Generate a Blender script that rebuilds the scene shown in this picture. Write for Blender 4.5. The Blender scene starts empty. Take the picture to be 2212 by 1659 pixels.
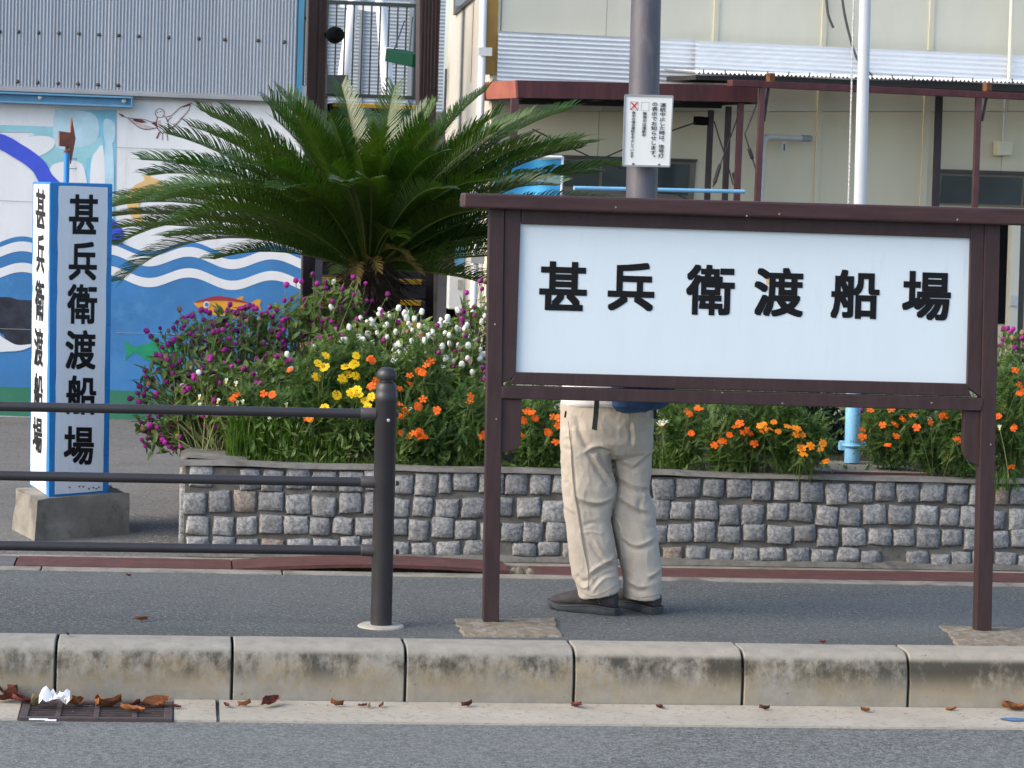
import bpy, bmesh, math, random
import numpy as np
from mathutils import Vector, Matrix, noise
C = bpy.context.scene.collection
SC = bpy.context.scene
random.seed(7)
R = random.Random(11)
# ------------------------------------------------------------------ camera
F = 5740.0
PIT = math.atan((829.5 - 405) / F)
ROLL = 0.035
PSI = math.atan(0.126)
EYE = Vector((0, 0, 1.585))
ROT = (Matrix.Rotation(-PSI, 3, 'Z') @ Matrix.Rotation(math.pi / 2 - PIT, 3, 'X') @ Matrix.Rotation(ROLL, 3, 'Z'))
cam = bpy.data.cameras.new('camera')
cam.sensor_width = 36.0
cam.lens = F / 2212 * 36.0
cam.clip_start = 0.1
cam.clip_end = 500
camo = bpy.data.objects.new('camera', cam)
camo.matrix_world = Matrix.Translation(EYE) @ ROT.to_4x4()
C.objects.link(camo)
SC.camera = camo
cam.dof.use_dof = True
cam.dof.focus_distance = 9.9
cam.dof.aperture_fstop = 18
# ------------------------------------------------------------------ light
SUN_AZ = math.radians(-106)     # from the left, a little on the viewer's side
SUN_EL = math.radians(36)
w = bpy.data.worlds.new('World'); SC.world = w; w.use_nodes = True
nt = w.node_tree
bg = nt.nodes['Background']
sky = nt.nodes.new('ShaderNodeTexSky'); sky.sky_type = 'NISHITA'; sky.sun_disc = False
sky.sun_elevation = SUN_EL; sky.sun_rotation = SUN_AZ; sky.dust_density = 3.0; sky.ozone_density = 1.0
nt.links.new(sky.outputs[0], bg.inputs[0]); bg.inputs[1].default_value = 0.15
sl = bpy.data.lights.new('sun', 'SUN'); sl.energy = 0.7; sl.angle = math.radians(46); sl.color = (1.0, 0.92, 0.82)
so = bpy.data.objects.new('sun', sl); C.objects.link(so)
sd = Vector((math.sin(SUN_AZ) * math.cos(SUN_EL), math.cos(SUN_AZ) * math.cos(SUN_EL), math.sin(SUN_EL)))
so.rotation_euler = sd.to_track_quat('Z', 'Y').to_euler()
so.location = sd * 30
SC.view_settings.view_transform = 'Standard'
SC.view_settings.look = 'None'
SC.view_settings.exposure = 1.25
SC.view_settings.gamma = 1
SC.view_settings.use_curve_mapping = False
# ------------------------------------------------------------------ placing: a sight line meets the plane a thing stands in
RIGHT = ROT @ Vector((1, 0, 0)); FWD = ROT @ Vector((0, 0, -1))
def ray(px, py):
    return ROT @ Vector(((px - 1106) / F, -(py - 829.5) / F, -1))
def on_z(px, py, z=0.0):
    d = ray(px, py); return EYE + d * ((z - EYE.z) / d.z)
def at(px, py, Z):
    return EYE + ray(px, py) * Z
class Plane:
    def __init__(s, p, n): s.p = Vector(p); s.n = Vector(n).normalized()
    def __call__(s, px, py, off=0.0):
        d = ray(px, py); return EYE + d * ((s.p + s.n * off - EYE).dot(s.n) / d.dot(s.n))
def facing(p, ang):            # vertical plane through p, turned by ang from the street direction
    return Plane(p, (math.sin(ang), -math.cos(ang), 0))
# ------------------------------------------------------------------ materials
def lin(c): return tuple(c) + (1,)
class N:
    def __init__(s, name):
        s.m = bpy.data.materials.new(name); s.m.use_nodes = True
        s.t = s.m.node_tree; s.b = s.t.nodes['Principled BSDF']
        s.geo = s.t.nodes.new('ShaderNodeNewGeometry').outputs['Position']
    def n(s, k, **kw):
        x = s.t.nodes.new(k)
        for a, v in kw.items():
            setattr(x, a, v)
        return x
    def link(s, a, b): s.t.links.new(a, b)
    def pos(s, sc=(1, 1, 1)):
        m = s.n('ShaderNodeMapping'); m.inputs['Scale'].default_value = sc; s.link(s.geo, m.inputs[0]); return m.outputs[0]
    def noise(s, scale, detail=5, rough=.6, vec=None, dist=0):
        x = s.n('ShaderNodeTexNoise'); x.inputs['Scale'].default_value = scale; x.inputs['Detail'].default_value = detail
        x.inputs['Roughness'].default_value = rough; x.inputs['Distortion'].default_value = dist
        s.link(vec or s.geo, x.inputs['Vector']); return x.outputs['Fac']
    def ramp(s, v, a, b):
        x = s.n('ShaderNodeMapRange'); x.interpolation_type = 'SMOOTHSTEP'
        x.inputs[1].default_value = a; x.inputs[2].default_value = b; s.link(v, x.inputs[0]); return x.outputs[0]
    def mix(s, f, a, b, mode='MIX'):
        x = s.n('ShaderNodeMix', data_type='RGBA', blend_type=mode)
        for sock, v in ((x.inputs[0], f), (x.inputs[6], a), (x.inputs[7], b)):
            if isinstance(v, (int, float)): sock.default_value = v
            elif isinstance(v, (tuple, list)): sock.default_value = lin(v)
            else: s.link(v, sock)
        return x.outputs[2]
    def math(s, op, a, b=0.0):
        x = s.n('ShaderNodeMath', operation=op)
        for sock, v in ((x.inputs[0], a), (x.inputs[1], b)):
            if isinstance(v, (int, float)): sock.default_value = v
            else: s.link(v, sock)
        return x.outputs[0]
    def bump(s, h, strength=.3, dist=.01):
        x = s.n('ShaderNodeBump'); x.inputs['Strength'].default_value = strength; x.inputs['Distance'].default_value = dist
        s.link(h, x.inputs['Height']); s.link(x.outputs[0], s.b.inputs['Normal'])
    def rand(s):
        return s.n('ShaderNodeObjectInfo').outputs['Random']
    def done(s, col, rough=.6, metal=0, spec=.4):
        if isinstance(col, (tuple, list)): s.b.inputs['Base Color'].default_value = lin(col)
        else: s.link(col, s.b.inputs['Base Color'])
        s.b.inputs['Roughness'].default_value = rough; s.b.inputs['Metallic'].default_value = metal
        s.b.inputs['Specular IOR Level'].default_value = spec
        return s.m
def mul(c, k): return tuple(min(1, x * k) for x in c)
def mat(name, col, rough=.6, var=.15, vs=7.0, bump=0, bs=80, metal=0, spec=.4, rnd=0, col2=None, thr=(.55, .7), s2=9, stretch=None):
    s = N(name)
    v = s.pos(stretch) if stretch else None
    c = s.mix(s.ramp(s.noise(vs, 6, .65, v), .3, .7), mul(col, 1 - var), mul(col, 1 + var))
    if col2: c = s.mix(s.ramp(s.noise(s2, 7, .7, v), *thr), c, col2)
    if rnd:
        k = s.math('ADD', s.math('MULTIPLY', s.rand(), 2 * rnd), 1 - rnd)
        g = s.n('ShaderNodeCombineColor')
        for i in range(3): s.link(k, g.inputs[i])
        c = s.mix(1.0, c, g.outputs[0], 'MULTIPLY')
    if bump: s.bump(s.noise(bs, 4, .7), bump, .004)
    return s.done(c, rough, metal, spec)
def leafmat(name, a, b, rough=.5, tl=.3, sc=25, spec=.35, rnd=0):
    s = N(name)
    c = s.mix(s.ramp(s.noise(sc, 3, .6), .3, .7), a, b)
    yel = s.ramp(s.noise(9, 4, .7), .60, .70)
    if sc == 22: c = s.mix(s.math('MULTIPLY', yel, .7), c, (.20, .19, .035))
    if rnd: c = s.mix(s.math('MULTIPLY', s.rand(), rnd), c, (b[0] * 2.1, b[1] * 1.25, b[2] * 1.1))
    s.done(c, rough, 0, spec)
    tr = s.n('ShaderNodeBsdfTranslucent'); s.link(s.mix(1.0, c, (1.6, 1.7, .6), 'MULTIPLY'), tr.inputs[0])
    mx = s.n('ShaderNodeMixShader'); mx.inputs[0].default_value = tl
    s.link(s.b.outputs[0], mx.inputs[1]); s.link(tr.outputs[0], mx.inputs[2])
    s.link(mx.outputs[0], s.t.nodes['Material Output'].inputs[0])
    return s.m
EDGE = on_z(1106, 1383, 0).y
def asphalt(name, dark, light, speck):
    s = N(name)
    base = s.mix(s.ramp(s.noise(1.6, 6, .6), .3, .7), mul(dark, .88), mul(dark, 1.12))
    g1 = s.math('ADD', s.math('MULTIPLY', s.noise(62, 3, .75), .6), s.math('MULTIPLY', s.noise(150, 2, .7), .4))
    c = s.mix(s.ramp(g1, .40, .62), mul(dark, .55), light)
    c = s.mix(.72, base, c)
    vo = s.n('ShaderNodeTexVoronoi'); vo.inputs['Scale'].default_value = 125; s.link(s.geo, vo.inputs['Vector'])
    sep = s.n('ShaderNodeSeparateColor'); s.link(vo.outputs['Color'], sep.inputs[0])
    near = s.math('LESS_THAN', vo.outputs['Distance'], .38)
    pick = s.math('MULTIPLY', near, s.math('GREATER_THAN', sep.outputs[0], .955))
    c = s.mix(s.math('MULTIPLY', pick, .7), c, speck)
    pick2 = s.math('MULTIPLY', near, s.math('LESS_THAN', sep.outputs[1], .16))
    c = s.mix(s.math('MULTIPLY', pick2, .6), c, mul(dark, .45))
    # worn and oily patches, and the dirt that gathers along the kerb
    worn = s.ramp(s.math('ADD', s.math('MULTIPLY', s.noise(.9, 5, .65, s.pos((.45, 1, 1))), .7), s.math('MULTIPLY', s.noise(6, 4, .7), .3)), .40, .62)
    c = s.mix(s.math('MULTIPLY', worn, .30), c, mul(dark, 1.9))
    sep2 = s.n('ShaderNodeSeparateXYZ'); s.link(s.geo, sep2.inputs[0])
    near_k = s.math('SUBTRACT', 1.0, s.ramp(s.math('ABSOLUTE', s.math('SUBTRACT', sep2.outputs[1], EDGE)), .02, .42))
    c = s.mix(s.math('MULTIPLY', s.math('MULTIPLY', near_k, s.ramp(s.noise(3.2, 5, .65, s.pos((.5, 1, 1))), .35, .6)), .42), c, mul(dark, .55))
    s.bump(s.math('ADD', g1, s.math('MULTIPLY', vo.outputs['Distance'], -.6)), .4, .005)
    return s.done(c, .85, 0, .25)
M = {}
M['road'] = asphalt('road asphalt', (.090, .098, .096), (.226, .241, .238), (.36, .36, .35))
M['walk'] = asphalt('pavement asphalt', (.073, .080, .079), (.153, .164, .163), (.44, .45, .44))
M['yard'] = asphalt('yard asphalt', (.115, .112, .106), (.19, .187, .178), (.32, .32, .30))
def kerbmat():
    s = N('kerb concrete')
    c = s.mix(s.ramp(s.noise(14, 6, .7), .3, .7), s.mix(s.rand(), (.205, .202, .182), (.255, .236, .195)), s.mix(s.rand(), (.275, .268, .238), (.315, .29, .24)))
    sep = s.n('ShaderNodeSeparateXYZ'); s.link(s.geo, sep.inputs[0]); z = sep.outputs[2]
    # black algae and soot clinging below the nose, ochre lichen under it
    big = s.noise(2.1, 4, .6, s.pos((1, 1, .6)))
    big = s.math('ADD', big, s.math('MULTIPLY', s.math('SUBTRACT', s.rand(), .5), .26))
    fine = s.noise(38, 5, .75, s.pos((1, 1, .45)))
    band = s.math('MULTIPLY', s.ramp(z, -.150, -.055), s.math('SUBTRACT', 1.0, s.ramp(z, -.034, -.012)))
    mid = s.noise(8.5, 5, .7, s.pos((1, 1, .8)))
    soot = s.math('MULTIPLY', band, s.ramp(s.math('ADD', s.math('MULTIPLY', big, .55), s.math('ADD', s.math('MULTIPLY', fine, .50), s.math('MULTIPLY', mid, .85))), .75, 1.06))
    lich = s.math('MULTIPLY', s.math('MULTIPLY', s.ramp(z, -.205, -.11), s.math('SUBTRACT', 1.0, s.ramp(z, -.06, -.02))),
                  s.ramp(s.math('ADD', s.math('MULTIPLY', s.noise(5.5, 5, .6), .8), s.math('MULTIPLY', fine, .5)), .55, .74))
    c = s.mix(s.math('MULTIPLY', lich, .55), c, (.27, .21, .115))
    c = s.mix(s.math('MULTIPLY', soot, .93), c, (.045, .043, .036))
    foot = s.math('MULTIPLY', s.math('SUBTRACT', 1.0, s.ramp(z, -.198, -.18)), s.ramp(fine, .4, .6))
    c = s.mix(s.math('MULTIPLY', foot, .7), c, (.10, .095, .08))
    pit = s.ramp(s.noise(60, 2, .5), .70, .76)
    c = s.mix(s.math('MULTIPLY', pit, .6), c, (.10, .095, .085))
    s.bump(s.noise(120, 4, .7), .25, .003)
    return s.done(c, .9, 0, .2)
M['kerb'] = kerbmat()
M['gutter'] = mat('gutter concrete', (.33, .31, .26), .9, .10, 4, .3, 130, col2=(.20, .187, .16), thr=(.50, .72), s2=40)
M['jointfill'] = mat('joint mortar', (.10, .098, .088), .95, .3, 40, .3, 90)
M['concrete'] = mat('old concrete', (.215, .20, .17), .95, .25, 6, .6, 60, col2=(.10, .093, .078), thr=(.48, .68), s2=5)
M['pad'] = mat('patched concrete footing', (.165, .14, .10), .95, .3, 18, .9, 70, col2=(.24, .225, .195), thr=(.5, .62), s2=26)
M['mortar'] = mat('planter mortar', (.125, .122, .110), .95, .3, 9, .8, 60, col2=(.065, .063, .056), thr=(.52, .72), s2=14)
def granite():
    s = N('granite sett')
    c = s.mix(s.rand(), (.20, .21, .22), (.32, .325, .325))
    odd = s.ramp(s.rand(), .93, .96)
    c = s.mix(odd, c, (.25, .21, .175))
    n1 = s.noise(75, 4, .75)
    c = s.mix(1.0, c, s.mix(s.ramp(n1, .32, .66), (.52, .53, .55), (1.34, 1.33, 1.31)), 'MULTIPLY')
    c = s.mix(s.math('MULTIPLY', s.ramp(s.noise(9, 5, .6), .52, .72), .55), c, (.15, .142, .125))
    s.bump(s.math('ADD', n1, s.math('MULTIPLY', s.noise(28, 4, .6), 1.2)), .65, .008)
    return s.done(c, .85, 0, .3)
M['granite'] = granite()
M['soil'] = mat('planter soil', (.035, .026, .017), .95, .4, 30, .9, 60)
M['redcover'] = mat('faded red channel cover', (.085, .032, .029), .8, .22, 12, .5, 150, col2=(.06, .032, .03), thr=(.5, .72), s2=20)
M['greycover'] = mat('grey channel cover', (.10, .095, .10), .7, .2, 14, .4, 150)
M['dark'] = mat('dark gap', (.008, .008, .008), .95, .2, spec=.08)
M['brown'] = mat('brown painted steel', (.040, .0225, .0235), .50, .16, 14, .08, 200, spec=.35, col2=(.055, .031, .030), thr=(.55, .8), s2=4, stretch=(3, 3, .5))
M['brownlite'] = mat('brown weathered cap', (.046, .022, .0235), .5, .25, 5, .08, 200, spec=.35, col2=(.066, .030, .029), thr=(.55, .75), s2=5, stretch=(.7, 4, 6))
M['signwhite'] = mat('white sign enamel', (.62, .71, .765), .35, .012, 5, spec=.5, col2=(.51, .60, .65), thr=(.56, .82), s2=5, stretch=(3, 3, .5))
M['black'] = mat('black lettering', (.006, .0065, .008), .5, .1, 20, spec=.2)
M['rail'] = mat('charcoal rail paint', (.023, .022, .0255), .42, .12, 12, .05, 160, spec=.5)
M['railsleeve'] = mat('charcoal sleeve', (.050, .046, .049), .55, .12, 15, .05, 160)
M['blue'] = mat('blue gloss paint', (.008, .195, .50), .40, .08, 9, .05, 60, spec=.5)
M['pwhite'] = mat('pillar white paint', (.72, .745, .77), .40, .03, 5, spec=.5, col2=(.55, .50, .42), thr=(.62, .86), s2=4, stretch=(7, 7, .5))
M['rust'] = mat('rust', (.13, .055, .022), .9, .4, 30)
M['vane'] = mat('red brown vane', (.26, .085, .05), .7, .18, 25)
M['corr'] = mat('blue grey corrugated steel', (.255, .30, .36), .5, .07, 3, spec=.4, stretch=(6, 6, .35), col2=(.34, .37, .40), thr=(.56, .74), s2=2.2)
M['flash'] = mat('grey flashing', (.27, .29, .31), .5, .1, 4)
M['bolt'] = mat('rusty bolt', (.055, .045, .040), .7, .3, 40)
M['beamblue'] = mat('pale blue steel beam', (.10, .26, .42), .5, .1, 5)
M['trimblue'] = mat('teal blue trim', (.05, .20, .33), .5, .1, 5)
M['mwall'] = mat('white painted wall', (.68, .71, .74), .75, .04, 2.5, .15, 25, col2=(.52, .53, .53), thr=(.56, .85), s2=4, stretch=(2.5, 2.5, .5))
M['mblue'] = mat('mural sea blue', (.042, .185, .43), .75, .13, 2.2, .1, 25, col2=(.060, .22, .46), thr=(.5, .7), s2=5)
M['mgreen'] = mat('mural green', (.035, .185, .115), .75, .12, 4)
M['mteal'] = mat('mural pale teal', (.27, .53, .60), .75, .12, 4)
M['msky'] = mat('mural sky blue', (.20, .50, .68), .75, .14, 4)
M['mpale'] = mat('mural pale blue', (.42, .62, .72), .75, .12, 5)
M['marc'] = mat('mural strong blue', (.045, .085, .58), .6, .08, 5)
M['mblack'] = mat('mural black', (.020, .026, .042), .7, .5, 9)
M['morange'] = mat('mural orange', (.62, .29, .035), .75, .1, 9)
M['mred'] = mat('mural red', (.30, .03, .05), .75, .12, 9)
M['mgold'] = mat('mural ochre', (.66, .44, .18), .75, .07, 9)
M['mfish'] = mat('mural leaf green', (.012, .26, .125), .75, .12, 9)
M['mbrown'] = mat('mural brown line', (.13, .040, .040), .8, .3, 30)
M['mpink'] = mat('mural pale brown wash', (.52, .43, .43), .8, .2, 40)
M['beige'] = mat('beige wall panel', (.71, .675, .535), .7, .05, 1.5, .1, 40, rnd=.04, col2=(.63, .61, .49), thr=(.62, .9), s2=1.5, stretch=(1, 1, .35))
M['beigelow'] = mat('shade-toned beige wall panel', (.68, .615, .44), .7, .05, 1.5, .1, 40, rnd=.04, col2=(.60, .54, .37), thr=(.62, .9), s2=1.5, stretch=(1, 1, .35))  # same paint as the upper wall, canopy shade tone put into the colour
M['beigelite'] = mat('cream batten', (.66, .62, .46), .65, .05, 4)
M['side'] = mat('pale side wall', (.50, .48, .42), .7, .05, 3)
M['wcorr'] = mat('white corrugated steel', (.77, .785, .79), .45, .03, 3, col2=(.55, .56, .55), thr=(.6, .85), s2=4)
M['scorr'] = mat('grey shed corrugated', (.42, .46, .50), .5, .06, 3)
M['pipe'] = mat('white pvc pipe', (.74, .77, .80), .35, .03, 6)
M['tan'] = mat('ochre board', (.42, .235, .055), .7, .12, 6)
M['maroon'] = mat('maroon fascia', (.085, .024, .026), .55, .25, 6, .1, 60, col2=(.155, .060, .045), thr=(.54, .78), s2=5, stretch=(2, 2, .35))
M['oxide'] = mat('sunlit-toned red sheet', (.30, .095, .062), .6, .15, 8)  # canopy side, lighter than its maroon front: left sunlight put into the colour
M['steeldark'] = mat('dark brown canopy steel', (.045, .034, .036), .55, .2, 9)
M['redpost'] = mat('oxide red post', (.075, .032, .036), .55, .2, 8)
M['under'] = mat('dark roof underside', (.03, .028, .026), .8, .2, 6)
M['glass'] = None
s = N('window glass'); M['glass'] = s.done(s.mix(s.ramp(s.noise(1.5, 3), .3, .7), (.030, .043, .045), (.05, .07, .072)), .12, 0, .5)
M['frame'] = mat('bronze window frame', (.17, .14, .105), .5, .1, 8)
M['framedark'] = mat('dark window frame', (.06, .055, .048), .5, .1, 8)
M['pole'] = mat('mottled galvanised pole', (.095, .092, .110), .5, .18, 5, .05, 90, metal=.25, col2=(.17, .145, .14), thr=(.52, .74), s2=6, stretch=(3, 3, .7))
M['fpole'] = mat('white flagpole paint', (.55, .57, .59), .38, .05, 5, spec=.5)
M['lblue'] = mat('sky blue pole paint', (.22, .50, .74), .45, .08, 9, col2=(.16, .20, .22), thr=(.70, .76), s2=40)
M['notice'] = mat('notice board white', (.72, .745, .73), .4, .03, 7, spec=.5)
M['ink'] = mat('notice ink', (.035, .04, .05), .6, .1, 9)
M['redink'] = mat('red mark', (.55, .02, .03), .5, .1, 9)
M['rope'] = mat('grey rope', (.50, .50, .49), .9, .25, 90)
M['cable'] = mat('grey cable', (.085, .085, .075), .7, .1, 9)
M['banner'] = mat('light blue banner cloth', (.09, .47, .78), .8, .12, 6)
M['bannerink'] = mat('dark blue print', (.012, .05, .26), .8, .1, 6)
M['yellow'] = mat('worn yellow nosing', (.55, .33, .012), .7, .12, 12, col2=(.12, .09, .04), thr=(.60, .66), s2=22)
M['stairdark'] = mat('dark checker plate', (.030, .027, .031), .55, .2, 12, .4, 55)
M['bars'] = mat('dark green grey bars', (.028, .042, .042), .5, .1, 9)
M['lampgreen'] = mat('green box', (.003, .040, .022), .6, .15, 9, spec=.08)
M['silver'] = mat('bright steel', (.55, .56, .56), .35, .08, 9, metal=.6)
M['meter'] = mat('grey meter box', (.55, .57, .57), .5, .05, 9)
M['trouser'] = None
s = N('beige cotton twill')
c = s.mix(s.ramp(s.noise(7, 5, .6), .3, .7), (.405, .365, .31), (.455, .41, .35))
c = s.mix(s.math('MULTIPLY', s.ramp(s.noise(300, 2, .5, s.pos((1, 1, .4))), .4, .7), .18), c, (.32, .275, .21))
s.bump(s.noise(60, 5, .7), .18, .006); M['trouser'] = s.done(c, .9, 0, .15)
M['stitch'] = mat('seam stitching', (.30, .25, .185), .9, .1, 30)
M['shirt'] = mat('white cotton shirt', (.72, .73, .73), .9, .04, 14, .2, 60)
M['skin'] = mat('skin', (.48, .28, .19), .55, .08, 12)
M['hair'] = mat('grey black hair', (.06, .058, .058), .7, .3, 60)
M['bag'] = mat('blue nylon', (.018, .062, .16), .65, .2, 22, .3, 90)
M['strap'] = mat('dark webbing', (.022, .030, .033), .8, .2, 60)
M['shoe'] = mat('dark grey suede shoe', (.040, .035, .038), .85, .25, 30, .5, 150)
M['welt'] = mat('grey shoe trim', (.062, .064, .068), .8, .2, 40)
M['sole'] = mat('dark rubber sole', (.034, .044, .050), .7, .2, 30)
M['frond'] = leafmat('cycad leaflet', (.012, .044, .006), (.033, .090, .011), .33, .2, 30, .5, .7)
M['deadfrond'] = mat('dry frond', (.16, .11, .025), .7, .3, 40)
M['rachis'] = mat('cycad rachis', (.075, .10, .018), .5, .2, 20)
M['trunk'] = mat('cycad trunk', (.032, .019, .011), .95, .5, 35, .9, 40, col2=(.085, .05, .028), thr=(.55, .75), s2=60)
M['amleaf'] = leafmat('amaranth leaf', (.085, .15, .034), (.175, .255, .075), .6, .3, 22)
M['amstem'] = mat('amaranth stem', (.17, .19, .075), .7, .25, 30)
M['marstem'] = mat('marigold stem', (.055, .085, .022), .7, .25, 30)
M['marleaf'] = leafmat('marigold leaf', (.036, .086, .020), (.100, .175, .038), .6, .3, 22)
M['grass'] = leafmat('lily blade', (.030, .085, .008), (.085, .165, .016), .45, .3, 22)
M['filler'] = leafmat('ground foliage', (.040, .084, .018), (.115, .18, .040), .6, .3, 14)
M['darkleaf'] = leafmat('dark broad leaf', (.012, .034, .013), (.030, .068, .022), .45, .2, 20)
M['purple'] = mat('purple flower head', (.27, .012, .185), .7, .25, 60, rnd=.42)
M['deadhead'] = mat('withered flower head', (.26, .17, .085), .8, .25, 60, rnd=.3)
M['whitehead'] = mat('white flower head', (.70, .71, .64), .8, .08, 60, rnd=.10)
M['orangef'] = leafmat('orange petal', (.70, .085, .002), (.76, .15, .003), .6, .25, 60)
M['ambf'] = leafmat('amber petal', (.74, .21, .004), (.78, .29, .006), .6, .25, 60)
M['yellowf'] = leafmat('yellow petal', (.78, .52, .006), (.80, .60, .012), .6, .25, 60)
M['fcentre'] = mat('flower centre', (.50, .16, .01), .8, .2, 60)
M['lily'] = leafmat('white petal', (.76, .77, .74), (.82, .83, .80), .6, .25, 60)
M['leafdry'] = mat('dry leaf', (.23, .085, .030), .75, .35, 40, rnd=.35, spec=.3)
M['leafred'] = mat('dry red leaf', (.115, .030, .022), .75, .35, 40, rnd=.3, spec=.3)
M['leafpale'] = mat('pale crumpled leaf', (.36, .27, .13), .8, .3, 40)
M['tissue'] = mat('white tissue', (.80, .81, .82), .9, .03, 40)
M['iron'] = mat('rusty iron grate', (.060, .046, .046), .7, .25, 20, .3, 90)
M['petal'] = mat('fallen pale petals', (.50, .43, .37), .9, .2, 40)
M['bluemark'] = mat('blue paint mark', (.075, .16, .30), .8, .2, 30)
M['cap'] = mat('pale mortar collar', (.32, .305, .265), .95, .15, 30, .4, 90)
# ------------------------------------------------------------------ mesh helpers
def V(*a): return Vector(a)
class MB:
    def __init__(s): s.v = []; s.f = []
    def add(s, vs, fs):
        b = len(s.v); s.v += [Vector(x) for x in vs]; s.f += [tuple(i + b for i in f) for f in fs]; return s
    def hexa(s, p):            # 8 corners: bottom 4 (ccw from above), top 4
        return s.add(p, [(3, 2, 1, 0), (4, 5, 6, 7), (0, 1, 5, 4), (1, 2, 6, 5), (2, 3, 7, 6), (3, 0, 4, 7)])
    def box(s, a, b):
        x0, y0, z0 = a; x1, y1, z1 = b
        return s.hexa([(x0, y0, z0), (x1, y0, z0), (x1, y1, z0), (x0, y1, z0), (x0, y0, z1), (x1, y0, z1), (x1, y1, z1), (x0, y1, z1)])
    def bar(s, a, b, wd, dp=None, up=None):
        a = Vector(a); b = Vector(b); d = (b - a).normalized(); up = Vector(up or (0, 0, 1))
        if abs(d.dot(up)) > .95: up = V(0, 1, 0)
        r = d.cross(up).normalized() * wd / 2; u = r.cross(d).normalized() * (dp or wd) / 2
        return s.hexa([a - r - u, a + r - u, a + r + u, a - r + u, b - r - u, b + r - u, b + r + u, b - r + u])
    def tube(s, pts, rad, n=10, cap=True, squash=None):
        pts = [Vector(p) for p in pts]; rad = rad if isinstance(rad, (list, tuple)) else [rad] * len(pts)
        base = len(s.v); prev = None
        for i, p in enumerate(pts):
            t = (pts[min(i + 1, len(pts) - 1)] - pts[max(i - 1, 0)])
            if t.length < 1e-9: t = V(0, 0, 1)
            t.normalize()
            if prev is None:
                ref = V(0, 0, 1) if abs(t.z) < .9 else V(1, 0, 0)
                x = t.cross(ref).normalized()
            else:
                x = (prev - t * prev.dot(t))
                x = x.normalized() if x.length > 1e-6 else t.orthogonal().normalized()
            prev = x; y = t.cross(x)
            for k in range(n):
                a = 2 * math.pi * k / n
                s.v.append(p + (x * math.cos(a) + y * math.sin(a)) * rad[i])
        for i in range(len(pts) - 1):
            for k in range(n):
                k2 = (k + 1) % n
                s.f.append((base + i * n + k, base + i * n + k2, base + (i + 1) * n + k2, base + (i + 1) * n + k))
        if cap:
            s.f.append(tuple(base + k for k in reversed(range(n))))
            s.f.append(tuple(base + (len(pts) - 1) * n + k for k in range(n)))
        return s
    def prism(s, front, vec):
        n = len(front); front = [Vector(p) for p in front]; vec = Vector(vec)
        back = [p + vec for p in front]; b = len(s.v); s.v += front + back
        s.f.append(tuple(b + i for i in range(n))); s.f.append(tuple(b + n + i for i in reversed(range(n))))
        for i in range(n):
            j = (i + 1) % n; s.f.append((b + i, b + n + i, b + n + j, b + j))
        return s
    def poly(s, pts): return s.add(pts, [tuple(range(len(pts)))])
    def lathe(s, c, prof, n=20, axis=None):
        pts = []; c = Vector(c); ax = Vector(axis or (0, 0, 1)).normalized()
        x = ax.orthogonal().normalized(); y = ax.cross(x); b = len(s.v)
        for r, z in prof:
            for k in range(n):
                a = 2 * math.pi * k / n; s.v.append(c + ax * z + (x * math.cos(a) + y * math.sin(a)) * r)
        for i in range(len(prof) - 1):
            for k in range(n):
                k2 = (k + 1) % n; s.f.append((b + i * n + k, b + i * n + k2, b + (i + 1) * n + k2, b + (i + 1) * n + k))
        s.f.append(tuple(b + k for k in reversed(range(n)))); s.f.append(tuple(b + (len(prof) - 1) * n + k for k in range(n)))
        return s
def org(o):
    while o.parent: o = o.parent
    return o.location
def build(mb, name, m, parent=None, smooth=False, bevel=0, loc=None, seg=2):
    me = bpy.data.meshes.new(name)
    o = bpy.data.objects.new(name, me); C.objects.link(o)
    if parent is not None:
        o.parent = parent; off = org(parent)
    else:
        if loc is None:
            xs = [v.x for v in mb.v]; ys = [v.y for v in mb.v]; zs = [v.z for v in mb.v]
            loc = V((min(xs) + max(xs)) / 2, (min(ys) + max(ys)) / 2, min(zs))
        o.location = loc; off = Vector(loc)
    me.from_pydata([tuple(v - off) for v in mb.v], [], mb.f)
    me.materials.append(M[m] if isinstance(m, str) else m)
    if smooth is True: me.polygons.foreach_set('use_smooth', [True] * len(me.polygons))
    if smooth == 'auto' or bevel:
        bm = bmesh.new(); bm.from_mesh(me); bmesh.ops.recalc_face_normals(bm, faces=bm.faces)
        for e in bm.edges:
            e.smooth = len(e.link_faces) == 2 and e.calc_face_angle(0) < .6
        for f in bm.faces: f.smooth = smooth == 'auto'
        bm.to_mesh(me); bm.free()
    if bevel:
        b = o.modifiers.new('bevel', 'BEVEL'); b.width = bevel; b.segments = seg; b.limit_method = 'ANGLE'; b.angle_limit = .6
    me.update(); return o
def thing(name, label, cat, loc, group=None):
    o = bpy.data.objects.new(name, None); o.empty_display_size = .1; C.objects.link(o); o.location = Vector(loc)
    return tag(o, label, cat, group)
def tag(o, label, cat=None, group=None):
    o['label'] = label
    if cat: o['category'] = cat
    if group: o['group'] = group
    return o
def struct(o): o['kind'] = 'structure'; return o
def stuff(o): o['kind'] = 'stuff'; return o
def slab(mb, pl, pts, off=0.0, thick=.02):
    front = [pl(x, y, off) for x, y in pts]; return mb.prism(front, -pl.n * thick)
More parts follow.
